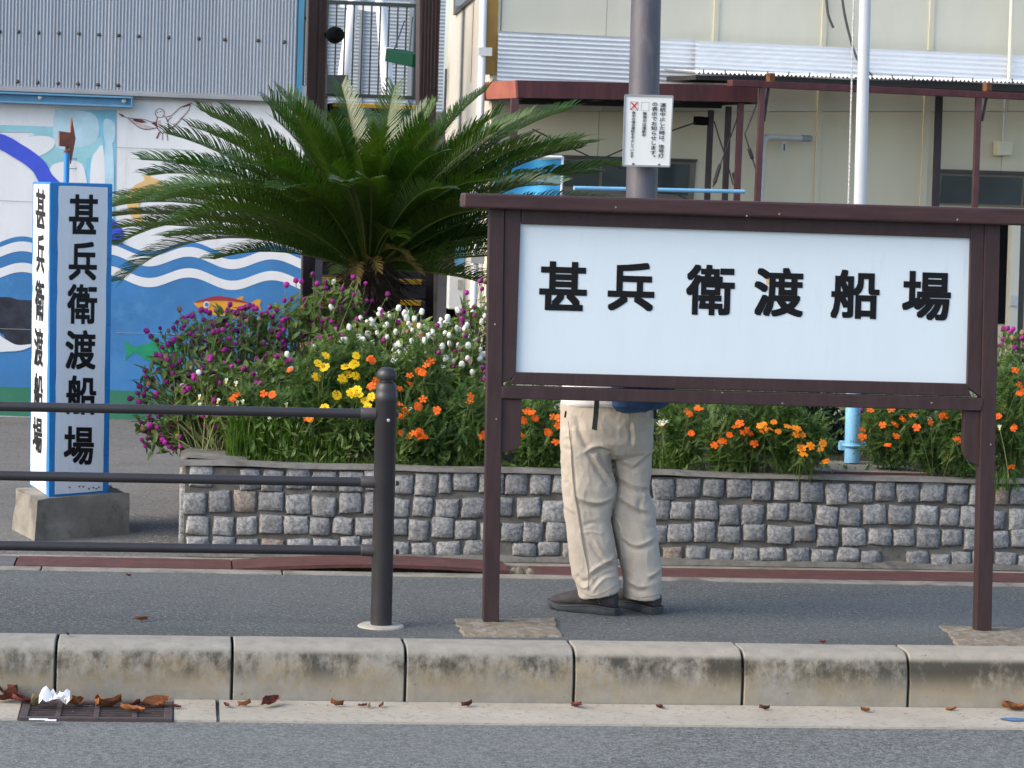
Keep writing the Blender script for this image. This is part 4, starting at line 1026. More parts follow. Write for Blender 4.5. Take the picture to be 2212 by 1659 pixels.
for P in ([(1784, -20), (1787, 20), (1791, 38), (1800, 60)], [(1818, -30), (1821, 10), (1829, 52), (1841, 98), (1852, 128), (1866, 145), (1884, 164)]):
    q = smooth_curve([bpl(x, y, .12) for x, y in P], 5)
    tag(build(MB().tube(q, .0085, 8), 'hanging_cable', 'cable', smooth='auto'), 'short grey cable hanging loose from the beige wall' if P[0][0] < 1800 else 'long grey cable crossing the white corrugated band', 'cable')
# banner in front of the left canopy
bnp = facing(at(1160, 380, 14.9), math.radians(4)); mb = MB(); n, m_ = 16, 14
for j in range(m_ + 1):
    for i in range(n + 1):
        u, v_ = i / n, j / m_; x = 1070 + 144 * u - 7 * v_ * 0 + 0; y = 341 + 2 * u + 110 * v_ + 7 * math.sin(math.pi * u) * (1 - v_) * .5
        mb.v.append(bnp(x - 4 * v_, y, .018 * math.sin(u * 9 + v_ * 2) + .015 * math.sin(v_ * 6 + u * 4)))
for j in range(m_):
    for i in range(n):
        a = j * (n + 1) + i; mb.f.append((a, a + n + 1, a + n + 2, a + 1))
bn = thing('cloth_banner', 'light blue cloth banner on a white pole behind the palm fronds', 'banner', bnp(1140, 450))
build(mb, 'cloth', 'banner', bn, smooth=True)
build(MB().tube([bnp(1062, 337.5, .03), bnp(1214, 339.5, .03)], .009, 10), 'crossbar', 'pipe', bn, smooth='auto')
build(MB().tube([bnp(1216, 338, .02), bnp(1196, 800, .02)], .007, 8), 'pole', 'pipe', bn, smooth='auto')
for P in ([(1176, 364), (1177, 396)], [(1160, 362), (1158, 376), (1150, 394)], [(1141, 369), (1142, 378)], [(1158, 385), (1182, 385)]):
    mb = MB(); ribbon(mb, bnp, P, 6, .045); build(mb, 'printed_stroke', 'bannerink', bn)
# grey pole with the notice board
gb_ = at(1367, 1000, 12.0); gb_.z = SOIL
pp_t = at(1397.5, -80, 12.0)
gpole = thing('grey_pole', 'thick mottled grey steel pole rising behind the name board', 'pole', gb_)
build(MB().tube([at(1364.5, 1010, 12.0), at(1386, 420, 12.0), pp_t], [.0735, .0715, .067], 32), 'shaft', 'pole', gpole, smooth='auto')
npl = facing(at(1400, 283, 11.86), math.radians(-2))
nb = thing('notice_board', 'white enamel notice of small vertical characters strapped to the grey pole', 'notice', npl(1395, 361))
mb = MB(); slab(mb, npl, [(1350, 205.5), (1453.5, 208), (1446.5, 359.5), (1345.5, 357.5)], 0, .008); build(mb, 'plate', 'notice', nb, bevel=.002)
mb = MB()
for a, b in (((1350, 205.5), (1453.5, 208)), ((1453.5, 208), (1446.5, 359.5)), ((1446.5, 359.5), (1345.5, 357.5)), ((1345.5, 357.5), (1350, 205.5))):
    mb.bar(npl(*a, .001), npl(*b, .001), .005, .008)
build(mb, 'rim', 'flash', nb)
for y in (215, 350): build(MB().tube([npl(1398 - .03 * (y - 215), y, -.012) + V(.078 * math.cos(a), .085 + .078 * math.sin(a), 0) for a in [k * math.pi / 8 for k in range(17)]], .006, 6), 'strap', 'silver', nb)
def vtext(txt, xt, yt, xb_, yb, m, bold, wd):
    n = len(txt); h = (yb - yt) / n; mb = MB()
    for i, ch in enumerate(txt):
        t = (i + .5) / n; cx_ = xt + (xb_ - xt) * t; cy_ = yt + (yb - yt) * t; dx = dy = 0
        if ch in '、。': dx, dy = wd * .55, -h * .55
        put_glyph(mb, npl, ch, (cx_ - wd / 2 + dx, cy_ - h / 2 + dy, cx_ + wd / 2 + dx, cy_ + h / 2 + dy), bold, .0018, .025, -.045, fit=False)
    o = build(mb, 'lettering', m, nb)
k3 = lambda x, y: (1036.9 + .2735 * x, .2735 * y)
vtext('運航中止した時は、信号灯', *k3(1446, 812), *k3(1428, 1248), 'ink', .010, 13.4)
vtext('の表示でお知らせします。', *k3(1381, 803), *k3(1364, 1262), 'ink', .010, 13.4)
vtext('無表示は運航中', *k3(1302, 882), *k3(1292, 1082), 'ink', .012, 9.4)
vtext('表示の場合運航を中止しています', *k3(1214, 878), *k3(1197, 1246), 'ink', .012, 8.6)
def box_out(x0, y0, x1, y1):
    mb = MB()
    for P in ([(x0, y0), (x1, y0 + 2)], [(x1, y0 + 2), (x1 - 2, y1 + 2)], [(x1 - 2, y1 + 2), (x0 - 2, y1)], [(x0 - 2, y1), (x0, y0)]):
        ribbon(mb, npl, [k3(*p) for p in P], .7, .0018)
    build(mb, 'tick_box', 'flash', nb)
box_out(1275, 807, 1336, 873); box_out(1187, 803, 1250, 868)
mb = MB(); ribbon(mb, npl, [k3(1194, 808), k3(1244, 866)], 2.6, .0020); ribbon(mb, npl, [k3(1242, 808), k3(1190, 866)], 2.6, .0024); build(mb, 'cross_mark', 'redink', nb)
for x, y in ((1211, 1297), (1415, 1303)): build(MB().lathe(npl(*k3(x, y)), [(.006, 0), (.004, .003)], 8, npl.n), 'bolt', 'bolt', nb)
# flagpole
fz = on_z(1840, 1000, PH + .015); Zf = (fz - EYE).dot(FWD)
fpo = thing('flagpole', 'slim white flagpole with sky blue foot and a halyard', 'flagpole', fz)
build(MB().tube([at(1843.5, 846, Zf), at(1858, 420, Zf), at(1870.5, -60, Zf)], [.0285, .0275, .026], 20), 'pole', 'fpole', fpo, smooth='auto')
build(MB().tube([fz, at(1843.4, 844, Zf)], [.0335, .0335], 20).tube([at(1843.4, 844, Zf), at(1843.5, 838, Zf)], [.036, .036], 20), 'foot_pipe', 'lblue', fpo, smooth='auto')
ca, cb_ = at(1813, 962, Zf), at(1868, 962.5, Zf)
mb = MB().bar(at(1812, 962, Zf + .03), at(1828, 962.5, Zf + .03), .05, .04).bar(at(1856, 963, Zf + .03), at(1870, 963.4, Zf + .03), .05, .035)
cl_ = build(mb, 'clamp', 'lblue', fpo, bevel=.003)
cc_ = at(1841, 962, Zf); build(MB().tube([cc_ + V(.040 * math.cos(a), .040 * math.sin(a), 0) for a in [k * math.pi / 10 for k in range(21)]], .006, 8), 'clamp_ring', 'lblue', fpo, smooth='auto')
rp = MB(); p0, p1 = at(1832, 470, Zf - .05), at(1846, -60, Zf - .05)
for s_ in (0, math.pi):
    rp.tube([p0.lerp(p1, k / 160) + V(.0018 * math.cos(k * 1.1 + s_), .0018 * math.sin(k * 1.1 + s_), 0) for k in range(161)], .0030, 5)
build(rp, 'halyard', 'rope', fpo, smooth='auto')
pdm = MB(); a_ = on_z(1762, 1017, PH + .01); b_ = on_z(1998, 1020, PH + .01); back = fz.y + .12
pdm.box((a_.x, a_.y, PH - .06), (b_.x, back, PH + .012)); tag(build(pdm, 'base_slab', 'concrete', bevel=.006), 'concrete slab with a maroon front carrying the flagpole foot', 'slab')
build(MB().box((a_.x, a_.y - .012, PH - .03), (b_.x, a_.y - .001, PH + .010)), 'front_strip', 'maroon', bpy.data.objects['base_slab'])
# ================================================================== PALM (cycad)
PZ = 13.1
pc = at(795, 585, PZ); pbase = V(pc.x + .02, pc.y, SOIL)
palm = thing('sago_palm', 'large sago palm with a dome of dark feathery fronds in the planter', 'palm', pbase)
rp_ = random.Random(5)
tr = MB(); hh = pc.z - SOIL
tr.lathe(pbase, [(.10, -.05), (.095, .1), (.10, .25), (.12, hh * .6), (.15, hh - .12), (.13, hh), (.05, hh + .1)], 18)
trunk = build(tr, 'trunk', 'trunk', palm)
sc_ = MB()
for k in range(900):
    z = rp_.random() ** .8 * (hh + .02); a = rp_.uniform(0, 2 * math.pi); r = .09 + .05 * (z / hh) ** 2
    p = pbase + V(r * math.cos(a), r * math.sin(a), z)
    down = rp_.uniform(-.9, .35) if z > hh * .35 else rp_.uniform(-1.2, -.2)
    L = rp_.uniform(.07, .20) * (.55 + .65 * z / hh); d = V(math.cos(a), math.sin(a), down * .75).normalized(); s_ = V(-math.sin(a), math.cos(a), 0) * rp_.uniform(.003, .011)
    q = p + d * L * .6 + V(0, 0, -.01); e = p + d * L + V(rp_.uniform(-.02, .02), rp_.uniform(-.02, .02), -.03 * rp_.random())
    sc_.add([p - s_, p + s_, q + s_ * .8, q - s_ * .8, e], [(0, 1, 2, 3), (3, 2, 4)])
stuff(build(sc_, 'dead_leaf_bases', 'trunk', palm))
def frond(az, el, L, droop, lw, tilt=0.0, fm='frond'):
    n = 26; p = Vector(pc) + V(math.cos(az), math.sin(az), 0) * .05; side = V(-math.sin(az), math.cos(az), 0)
    pts = [p.copy()]; tang = []
    for k in range(n):
        t = (k + .5) / n; e = el - droop * t ** 1.5
        a2 = az + tilt * t
        d = V(math.cos(e) * math.cos(a2), math.cos(e) * math.sin(a2), math.sin(e)); p = p + d * L / n; pts.append(p.copy()); tang.append(d)
    tang.append(tang[-1])
    mb = MB(); M_ = int(L * 92)
    roll = rp_.uniform(-.4, .4); keel0 = rp_.uniform(30, 52)
    for k in range(M_):
        t = .09 + .91 * (k + .5) / M_; f = t * n; i = min(int(f), n - 1); q = pts[i].lerp(pts[i + 1], f - i); d = tang[i]
        sd_ = (side - d * side.dot(d)).normalized(); up = sd_.cross(d) * -1
        if up.z < 0: up = -up
        sd2 = sd_ * math.cos(roll) + up * math.sin(roll); up2 = up * math.cos(roll) - sd_ * math.sin(roll)
        prof = min(1, (t - .05) / .22) * (1 - .42 * max(0, (t - .55) / .45) ** 2)
        l = lw * prof * rp_.uniform(.85, 1.12); ang = math.radians(72 - 34 * t) + rp_.uniform(-.09, .09); keel = math.radians(keel0 - 14 * t)
        for sg in (1, -1):
            ld = d * math.cos(ang) + (sd2 * sg * math.cos(keel) + up2 * math.sin(keel)) * math.sin(ang)
            wv = d.cross(ld).normalized().cross(ld).normalized() * .0029
            m1 = q + ld * l * .5; m2 = q + ld * l * .8 + d * l * .05 - V(0, 0, l * .04); e = q + ld * l + d * l * .14 - V(0, 0, l * .13)
            mb.add([q - wv, q + wv, m1 + wv, m1 - wv, m2 + wv * .8, m2 - wv * .8, e], [(0, 1, 2, 3), (3, 2, 4, 5), (5, 4, 6)])
    fr_ = build(mb, 'frond', fm, palm)
    build(MB().tube([pts[i] for i in range(0, n + 1, 2)], [.007 * (1 - .8 * i / n) for i in range(0, n + 1, 2)], 5), 'rachis', 'rachis', fr_)
NF = 112
for k in range(NF):
    u = k / (NF - 1)                       # 0 inner and upright, 1 outer and spreading
    az = k * 2.39996 + rp_.uniform(-.15, .15)
    toward_ = max(0, -math.sin(az))        # fronds leaning to the viewer stand steeper
    el = math.radians(84 - 60 * u ** .85 + rp_.uniform(-6, 6) + 12 * toward_ * u); L = (.80 + .58 * u ** .7) * rp_.uniform(.93, 1.06) * (1 - .18 * toward_)
    frond(az, el, L, math.radians(26 + 26 * u + rp_.uniform(-6, 10)), .128 + .022 * u, rp_.uniform(-.12, .12))
# low fronds at the sides and short bowed ones in front
for az, el, L, dr_ in ((3.35, 20, 1.25, 30), (3.05, 24, 1.26, 34), (2.85, 30, 1.30, 38), (3.55, 20, 1.05, 30), (-.15, 24, 1.32, 30), (.15, 32, 1.30, 36), (-.35, 14, 1.2, 30), (-.5, 4, .80, 30), (-2.6, 16, .85, 32), (.3, 16, 1.25, 28),
                       (.1, 58, 1.30, 42), (.35, 48, 1.34, 40), (-.25, 50, 1.28, 44), (.7, 66, 1.22, 38), (-.1, 40, 1.38, 38), (1.2, 84, .98, 30), (1.9, 80, 1.0, 30), (2.3, 72, 1.05, 36), (2.75, 60, 1.12, 44), (-1.75, 62, .62, 60), (-1.4, 48, .58, 70), (-1.0, 55, .70, 60), (-2.2, 52, .72, 58), (-1.57, 74, .74, 40)):
    frond(az, math.radians(el), L, math.radians(dr_), .14, 0)
for az, el, L in ((-1.7, 40, .30), (-1.3, 52, .36), (-2.0, 30, .34), (-.9, 38, .30)): frond(az, math.radians(el), L, math.radians(95), .06, .5, 'deadfrond')
# ================================================================== FLOWERS
rf = random.Random(21)
def elleaf(mb, p, d, L, W, up):
    s_ = d.cross(up)
    s_ = s_.normalized() * W / 2 if s_.length > 1e-4 else V(W / 2, 0, 0)
    nrm = s_.cross(d).normalized(); m1 = p + d * L * .35 - nrm * W * .15; m2 = p + d * L * .7 - nrm * (W * .15 + L * .05); e = p + d * L - nrm * L * .16
    mb.add([p, m1 + s_, m1 - nrm * W * .12, m1 - s_, m2 + s_ * .75, m2 - nrm * W * .12, m2 - s_ * .75, e], [(0, 2, 1), (0, 3, 2), (1, 2, 5, 4), (2, 3, 6, 5), (4, 5, 7), (5, 6, 7)])
def rdir(rr, up=0.0):
    while True:
        d = V(rr.uniform(-1, 1), rr.uniform(-1, 1), rr.uniform(-1, 1))
        if .05 < d.length < 1: break
    d.normalize(); d.z += up; return d.normalized()
def headmesh(name, m, el, seed):
    rr = random.Random(seed); bm = bmesh.new(); bmesh.ops.create_icosphere(bm, subdivisions=2, radius=1)
    for v in bm.verts:
        k = 1 + rr.uniform(-.13, .10); v.co = V(v.co.x * k, v.co.y * k, v.co.z * k * el + (.12 if v.co.z > 0 else 0))
    me = bpy.data.meshes.new(name); bm.to_mesh(me); bm.free(); me.materials.append(M[m]); return me
PH_ = [headmesh('flower_head', 'purple', 1.0, s_) for s_ in range(4)]
DH_ = [headmesh('flower_head', 'deadhead', 1.1, s_) for s_ in range(2)]
WH_ = [headmesh('flower_head', 'whitehead', 1.25, s_) for s_ in range(4)]
def petals(name, m, m2, npet, rows, cup, seed, wide=.62):
    rr = random.Random(seed); mb = MB(); mi = []
    for r_ in range(rows):
        L = 1.0 - .32 * r_
        for k in range(npet):
            a = 2 * math.pi * (k + .5 * r_) / npet + rr.uniform(-.12, .12); tz = cup + .25 * r_ + rr.uniform(-.12, .12)
            d = V(math.cos(a) * math.cos(tz), math.sin(a) * math.cos(tz), math.sin(tz)); s_ = V(-math.sin(a), math.cos(a), 0) * wide * L * .5
            p0 = d * .12 + V(0, 0, .05 * r_); p1 = d * L * .6; p2 = d * L * .92 + V(0, 0, -.06); p3 = d * L * 1.0 + V(0, 0, -.10)
            mb.add([p0 - s_ * .25, p0 + s_ * .25, p1 - s_, p1 + s_, p2 - s_ * .85, p2 + s_ * .85, p3], [(0, 1, 3, 2), (2, 3, 5, 4), (4, 5, 6)])
    n0 = len(mb.f); mb.lathe((0, 0, .02), [(.2, 0), (.2, .08), (.12, .16), (.02, .2)], 8)
    me = bpy.data.meshes.new(name); me.from_pydata([tuple(v) for v in mb.v], [], mb.f); me.materials.append(M[m]); me.materials.append(M[m2])
    for i, p in enumerate(me.polygons):
        if i >= n0: p.material_index = 1
    return me
OR_ = [petals('flower', 'orangef', 'fcentre', 6, 1, .12, 1), petals('flower', 'orangef', 'fcentre', 8, 2, .15, 2), petals('flower', 'orangef', 'ambf', 5, 1, .0, 3, .72), petals('flower', 'orangef', 'fcentre', 5, 1, .2, 13, .6)]
AM_ = [petals('flower', 'ambf', 'orangef', 7, 2, .2, 4), petals('flower', 'ambf', 'fcentre', 6, 2, .1, 5)]
YE_ = [petals('flower', 'yellowf', 'ambf', 8, 1, .1, 6), petals('flower', 'yellowf', 'ambf', 7, 2, .2, 7)]
LI_ = [petals('flower', 'lily', 'ambf', 6, 1, .75, 8, .34), petals('flower', 'lily', 'yellowf', 6, 1, 1.25, 9, .26)]
def put(me, p, s_, parent, d=None, name='flower'):
    o = bpy.data.objects.new(name, me); C.objects.link(o); o.parent = parent; o.location = Vector(p) - parent.location; o.scale = (s_, s_, s_)
    o.rotation_euler = ((d or V(0, 0, 1)).to_track_quat('Z', 'Y') @ Matrix.Rotation(rf.uniform(0, 6.28), 3, 'Z').to_quaternion()).to_euler(); return o
def bez(a, b, c_, n): return [a * (1 - t) ** 2 + b * 2 * t * (1 - t) + c_ * t * t for t in [k / n for k in range(n + 1)]]
def amaranth(cx, cy, rx, ry, Z, heads, nleaf, label, white=0.0, basex=None, top=.3, size=.0122, extra=(), lean_=0):
    base = at(basex if basex else cx, cy, Z); base.z = SOIL
    root = thing('globe_amaranth', label, 'flowering plant', base, 'globe amaranths in the stone planter')
    mpp = Z / F; fol = MB(); stm = MB(); hs = []
    crown = at(cx, cy, Z)
    def sample(bias):
        while True:
            u, v_ = rf.uniform(-1, 1), rf.uniform(-1, 1)
            if u * u + v_ * v_ < 1 and rf.random() < (.35 + .65 * (u * u + v_ * v_)) and (v_ < 1 - bias * rf.random() * 2): break
        w_ = rf.uniform(-1, 1) * math.sqrt(max(0, 1 - (u * u + v_ * v_)))
        return at(cx + u * rx, cy + v_ * ry, Z + w_ * rx * mpp * .8), u, v_
    pts = [sample(top)[0] for _ in range(int(heads * 1.35))] + [at(x, y, Z + rf.uniform(-.1, .05)) for x, y in extra]
    for p in pts:
        if p.z < SOIL + .02 and p.y > PF + .05: p.z = SOIL + .05 + rf.random() * .1
        b0 = base + V(rf.gauss(0, .06), rf.gauss(0, .05), 0)
        mid = b0.lerp(p, .55) + V(0, 0, max(.02, .35 * (p - b0).to_2d().length)); path = bez(b0, mid, p, 7)
        stm.tube(path, [.0032] * 5 + [.0022, .0016, .0014], 4, cap=False)
        d = (path[-1] - path[-2]).normalized()
        hs.append((p, d))
        for t in (3, 4, 5, 6, 6):
            q = path[t]; elleaf(fol, q, rdir(rf, .1), rf.uniform(.03, .06), rf.uniform(.012, .022), V(0, 0, 1))
        for _ in range(2): elleaf(fol, path[-1] - d * .012, (rdir(rf) + d * .2).normalized(), rf.uniform(.016, .026), .010, V(0, 0, 1))
        if rf.random() < .35:            # side branch
            e = path[4].lerp(p, .6) + rdir(rf, .3) * .06; stm.tube([path[4], path[4].lerp(e, .5) + V(0, 0, .01), e], .0013, 3, cap=False); hs.append((e, (e - path[4]).normalized()))
    for _ in range(nleaf):
        p, u, v_ = sample(-.2); p = p.lerp(crown, rf.random() * .25)
        if p.z < SOIL: continue
        elleaf(fol, p, rdir(rf, .15), rf.uniform(.035, .075), rf.uniform(.014, .027), (V(0, -.4, 1) + rdir(rf) * .5).normalized())
    build(stm, 'stems', 'amstem', root); build(fol, 'leaves', 'amleaf', root)
    for p, d in hs:
        wh = rf.random() < white
        put(rf.choice(DH_ if rf.random() < .06 else WH_ if wh else PH_), p, size * rf.uniform(.72, 1.15) * (1.08 if wh else 1), root, (d + rdir(rf) * .3).normalized(), 'flower_head')
Zf_ = 11.55
amaranth(352, 880, 62, 120, 11.75, 46, 200, 'purple globe amaranth spilling over the left corner of the planter', 0, 430, .15, .0122, [(281, 861), (305, 912), (325, 917), (352, 921), (300, 868), (313, 872), (348, 941), (352, 949), (366, 965), (338, 1016), (365, 1018), (345, 895)])
amaranth(425, 790, 85, 110, 11.9, 44, 260, 'purple globe amaranth below the green painted fish', 0, 450, .3, .0122, [(317, 715), (327, 727), (346, 709), (364, 714), (375, 709), (365, 743), (350, 750), (388, 668), (397, 686), (398, 704), (414, 682)])
amaranth(520, 750, 100, 95, 12.2, 56, 340, 'dense purple globe amaranth in front of the orange painted fish', 0, 520, .4, .0122, [(433, 671), (436, 669), (445, 672), (453, 676), (493, 667), (507, 674), (530, 662), (538, 661), (547, 668), (564, 677), (583, 664)])
amaranth(470, 850, 95, 80, 11.7, 34, 320, 'purple globe amaranth just above the top rail of the guard rail', .06, 480, .4)
amaranth(640, 735, 95, 90, 12.3, 42, 420, 'tall green leafed purple globe amaranth left of the palm trunk', 0.03, 640, .3, .0122, [(676, 592), (651, 608), (639, 606), (619, 615), (686, 613), (703, 622), (740, 624), (764, 637), (614, 649), (653, 664)])
amaranth(600, 840, 100, 75, 11.8, 30, 380, 'purple globe amaranth behind the middle of the top rail', .14, 600, .3)
amaranth(720, 680, 70, 75, 12.4, 26, 420, 'bright leafed purple globe amaranth at the foot of the palm', .04, 720, .4, .0122, [(763, 599), (790, 612), (735, 664), (739, 646), (792, 650), (838, 636)])
amaranth(745, 775, 80, 70, 12.0, 20, 300, 'sparse purple globe amaranth behind the yellow marigolds', .35, 745, .3)
amaranth(850, 735, 85, 70, 12.0, 44, 240, 'white globe amaranth right in front of the palm trunk', .86, 850, .4, .0118, [(779, 687), (816, 705), (842, 681), (861, 666), (874, 677), (886, 675), (911, 674), (860, 697)])
amaranth(945, 765, 95, 75, 11.9, 56, 260, 'thick white globe amaranth between palm and name board', .84, 945, .4, .0118, [(967, 687), (998, 689), (969, 699), (1009, 702), (1047, 683)])
amaranth(880, 815, 90, 50, 11.75, 30, 260, 'low white globe amaranth above the orange marigolds', .8, 880, .3, .0135)
amaranth(1025, 740, 60, 95, 12.2, 34, 260, 'purple globe amaranth hugging the left post of the name board', .22, 1030, .3, .0122, [(1048, 606), (1037, 607), (1041, 624), (1008, 632), (1040, 665)])
amaranth(1010, 850, 60, 70, 11.8, 16, 260, 'straggling purple globe amaranth low beside the left board post', .3, 1010, .3)
amaranth(2195, 800, 50, 90, 12.2, 30, 220, 'purple globe amaranth right of the right board post', .0, 2195, .3, .0122, [(2168, 711), (2176, 709), (2191, 752), (2196, 750), (2167, 734), (2209, 731)])
amaranth(2200, 900, 40, 70, 11.9, 12, 200, 'small purple globe amaranth low at the right edge', .0, 2200, .3)
amaranth(1445, 880, 60, 70, 12.0, 8, 240, 'purple globe amaranth just right of the trousers', .3, 1450, .3)
amaranth(1880, 880, 60, 50, 12.2, 8, 160, 'purple globe amaranth just right of the sky blue pole foot', .0, 1880, .3, .0122, [(1898, 907), (1880, 913)])
amaranth(1600, 800, 150, 70, 12.6, 14, 300, 'purple globe amaranth mostly hidden behind the name board', .1, 1600, .3)
def feather(mb, p, d, L, up):
    s0 = d.cross(up); s0 = s0.normalized() if s0.length > 1e-3 else V(1, 0, 0)
    for k in range(6):
        t = .15 + .85 * k / 5; q = p + d * L * t
        for sg in (1, -1):
            e = q + (s0 * sg * .55 + d * .55) * L * (.42 - .25 * t); wv = d * .0042
            mb.add([q - wv, q + wv, e], [(0, 1, 2)])
    wv = s0 * .0012; mb.add([p - wv, p + wv, p + d * L * 1.1], [(0, 1, 2)])
def marigold(cx, cy, rx, ry, Z, fl, nleaf, label, meshes, size=.0188):
    base = at(cx, cy + ry, Z); base.z = SOIL
    root = thing('marigold', label, 'flowering plant', base, 'marigolds in the stone planter'); fol = MB(); stm = MB(); mpp = Z / F
    for x, y in fl:
        p = at(x, y, Z - .11 + rf.uniform(-.05, .04)); b0 = base + V(rf.gauss(0, .05), rf.gauss(0, .04), 0)
        path = bez(b0, b0.lerp(p, .6) + V(0, 0, .05), p, 6); stm.tube(path, .0016, 4, cap=False)
        for t in (2, 3, 4, 5): feather(fol, path[t], rdir(rf, .1), rf.uniform(.035, .06), V(0, -.4, 1).normalized())
        d = (V(rf.uniform(-.6, .6), rf.uniform(-1.5, -.3), .8)).normalized()
        put(rf.choice(meshes), p, size * rf.uniform(.85, 1.15) * (1.2 if meshes is YE_ else 1), root, d)
    for _ in range(int(nleaf * 2.1)):
        while True:
            u, v_ = rf.uniform(-1, 1), rf.uniform(-1, 1)
            if u * u + v_ * v_ < 1: break
        w_ = rf.uniform(-1, 1) * math.sqrt(1 - min(1, u * u + v_ * v_)); p = at(cx + u * rx, cy + v_ * ry, Z + w_ * rx * mpp * .7)
        if p.z < SOIL - .02: p.z = SOIL + .01
        if p.y < PF + .06: p.y = PF + .06 + rf.random() * .07
        feather(fol, p, rdir(rf, .25), rf.uniform(.04, .08), (V(0, -.5, 1) + rdir(rf) * .5).normalized())
    build(stm, 'stems', 'marstem', root); build(fol, 'leaves', 'marleaf', root)
s2 = lambda P: [(656.7 + x * .2188, 553 + y * .2188) for x, y in P]
s3 = lambda P: [(1019.6 + x * .3229, 829.5 + y * .3229) for x, y in P]
s4 = lambda P: [(1400 + x * .3672, 829.6 + y * .3672) for x, y in P]
marigold(690, 830, 48, 75, 11.55, s2([(215, 985), (140, 1060), (125, 1195), (205, 1100)]), 260, 'yellow marigold clump farthest left of the guard rail post', YE_)
marigold(762, 815, 45, 85, 11.6, s2([(515, 985), (505, 1060), (405, 1095), (435, 1170), (510, 1185), (380, 1215), (480, 1080)]), 280, 'tall yellow marigold with the highest blooms near the palm', YE_)
marigold(755, 895, 60, 60, 11.5, s2([(325, 1375), (470, 1355), (520, 1328), (545, 1370), (600, 1425), (670, 1390), (630, 1490), (205, 1500)]), 320, 'low yellow marigold just left of the guard rail post', YE_)
marigold(550, 890, 60, 55, 11.55, c7([(1170, 1285), (1110, 1340), (1130, 1310), (1420, 1280), (1505, 1290)]), 220, 'orange marigold above the top rail in the grass', OR_)
marigold(660, 880, 50, 60, 11.5, c7([(1675, 1045), (1875, 1530), (1840, 1525)]), 240, 'amber marigold half hidden by the top rail', OR_ + AM_)
marigold(815, 840, 45, 70, 11.55, s2([(710, 1230), (670, 1280), (650, 1290), (670, 1030), (650, 1010)]), 240, 'orange marigold right behind the domed post', OR_)
marigold(905, 830, 60, 80, 11.55, s2([(1205, 1080), (1250, 1040), (1170, 1155), (1045, 1260), (1045, 1180), (945, 1310), (1175, 1415), (1140, 1140)]), 420, 'orange marigold right of the domed post', OR_)
marigold(890, 950, 70, 62, 11.45, s2([(945, 1465), (1125, 1485), (1000, 1530), (945, 1580), (1310, 1525), (960, 1750), (1090, 1760), (1140, 1740), (1040, 1775)]) + [(893, 936), (907, 941), (918, 943)], 460, 'low orange marigold overhanging the rim beside the guard rail post', OR_)
marigold(1010, 930, 60, 85, 11.5, s2([(1645, 1385), (1635, 1440)]) + [(1042, 942), (1046, 938)], 420, 'orange marigold left of the left board post', OR_)
marigold(1165, 935, 62, 80, 11.5, s3([(365, 185), (345, 245), (425, 230), (380, 175), (400, 190), (540, 220), (580, 225), (575, 280), (510, 325), (500, 310), (560, 385), (335, 340)]), 480, 'orange marigold between the board post and the trousers', OR_)
marigold(1480, 920, 52, 80, 11.6, s4([(245, 175), (305, 150), (290, 140), (255, 290), (235, 165)]), 320, 'orange marigold nearest the right side of the trousers', OR_)
marigold(1590, 935, 75, 78, 11.5, s4([(540, 230), (580, 270), (560, 285), (510, 250), (600, 290), (480, 300), (440, 340), (430, 335), (390, 360), (625, 350)]), 460, 'orange marigold in the middle of the gap under the name board', OR_)
marigold(1680, 925, 55, 65, 11.5, s4([(680, 240), (740, 225), (720, 265), (680, 270), (660, 245), (765, 280)]), 320, 'amber marigold with a white bud left of the sky blue pole', AM_)
marigold(1735, 965, 60, 58, 11.45, s4([(820, 250), (865, 260), (880, 265), (910, 300), (870, 300), (895, 375), (905, 380), (955, 365), (1025, 355), (1015, 385), (1030, 345), (915, 415), (1045, 455)]), 420, 'low amber marigold leaning over the rim by the base slab', AM_)
marigold(1920, 940, 55, 78, 11.7, s4([(1260, 270), (1260, 310), (1310, 155), (1430, 155), (1455, 235), (1460, 305), (1410, 360), (1380, 240)]), 380, 'orange marigold right of the sky blue pole', OR_)
marigold(2010, 930, 60, 85, 11.65, s4([(1500, 205), (1555, 185), (1580, 255), (1660, 225), (1730, 190), (1745, 185)]), 420, 'feathery orange marigold in front of the right bracket', OR_)
marigold(2085, 950, 45, 75, 11.55, s4([(1825, 330), (1810, 325), (1860, 195)]), 320, 'orange marigold behind the right board bracket', OR_)
marigold(2185, 900, 45, 110, 11.7, s4([(2060, 190), (2160, 250), (2135, 485), (2185, 5), (2150, 262)]) + [(2193, 799), (2203, 850), (2210, 845)], 420, 'tall orange marigold right of the right board post', OR_)
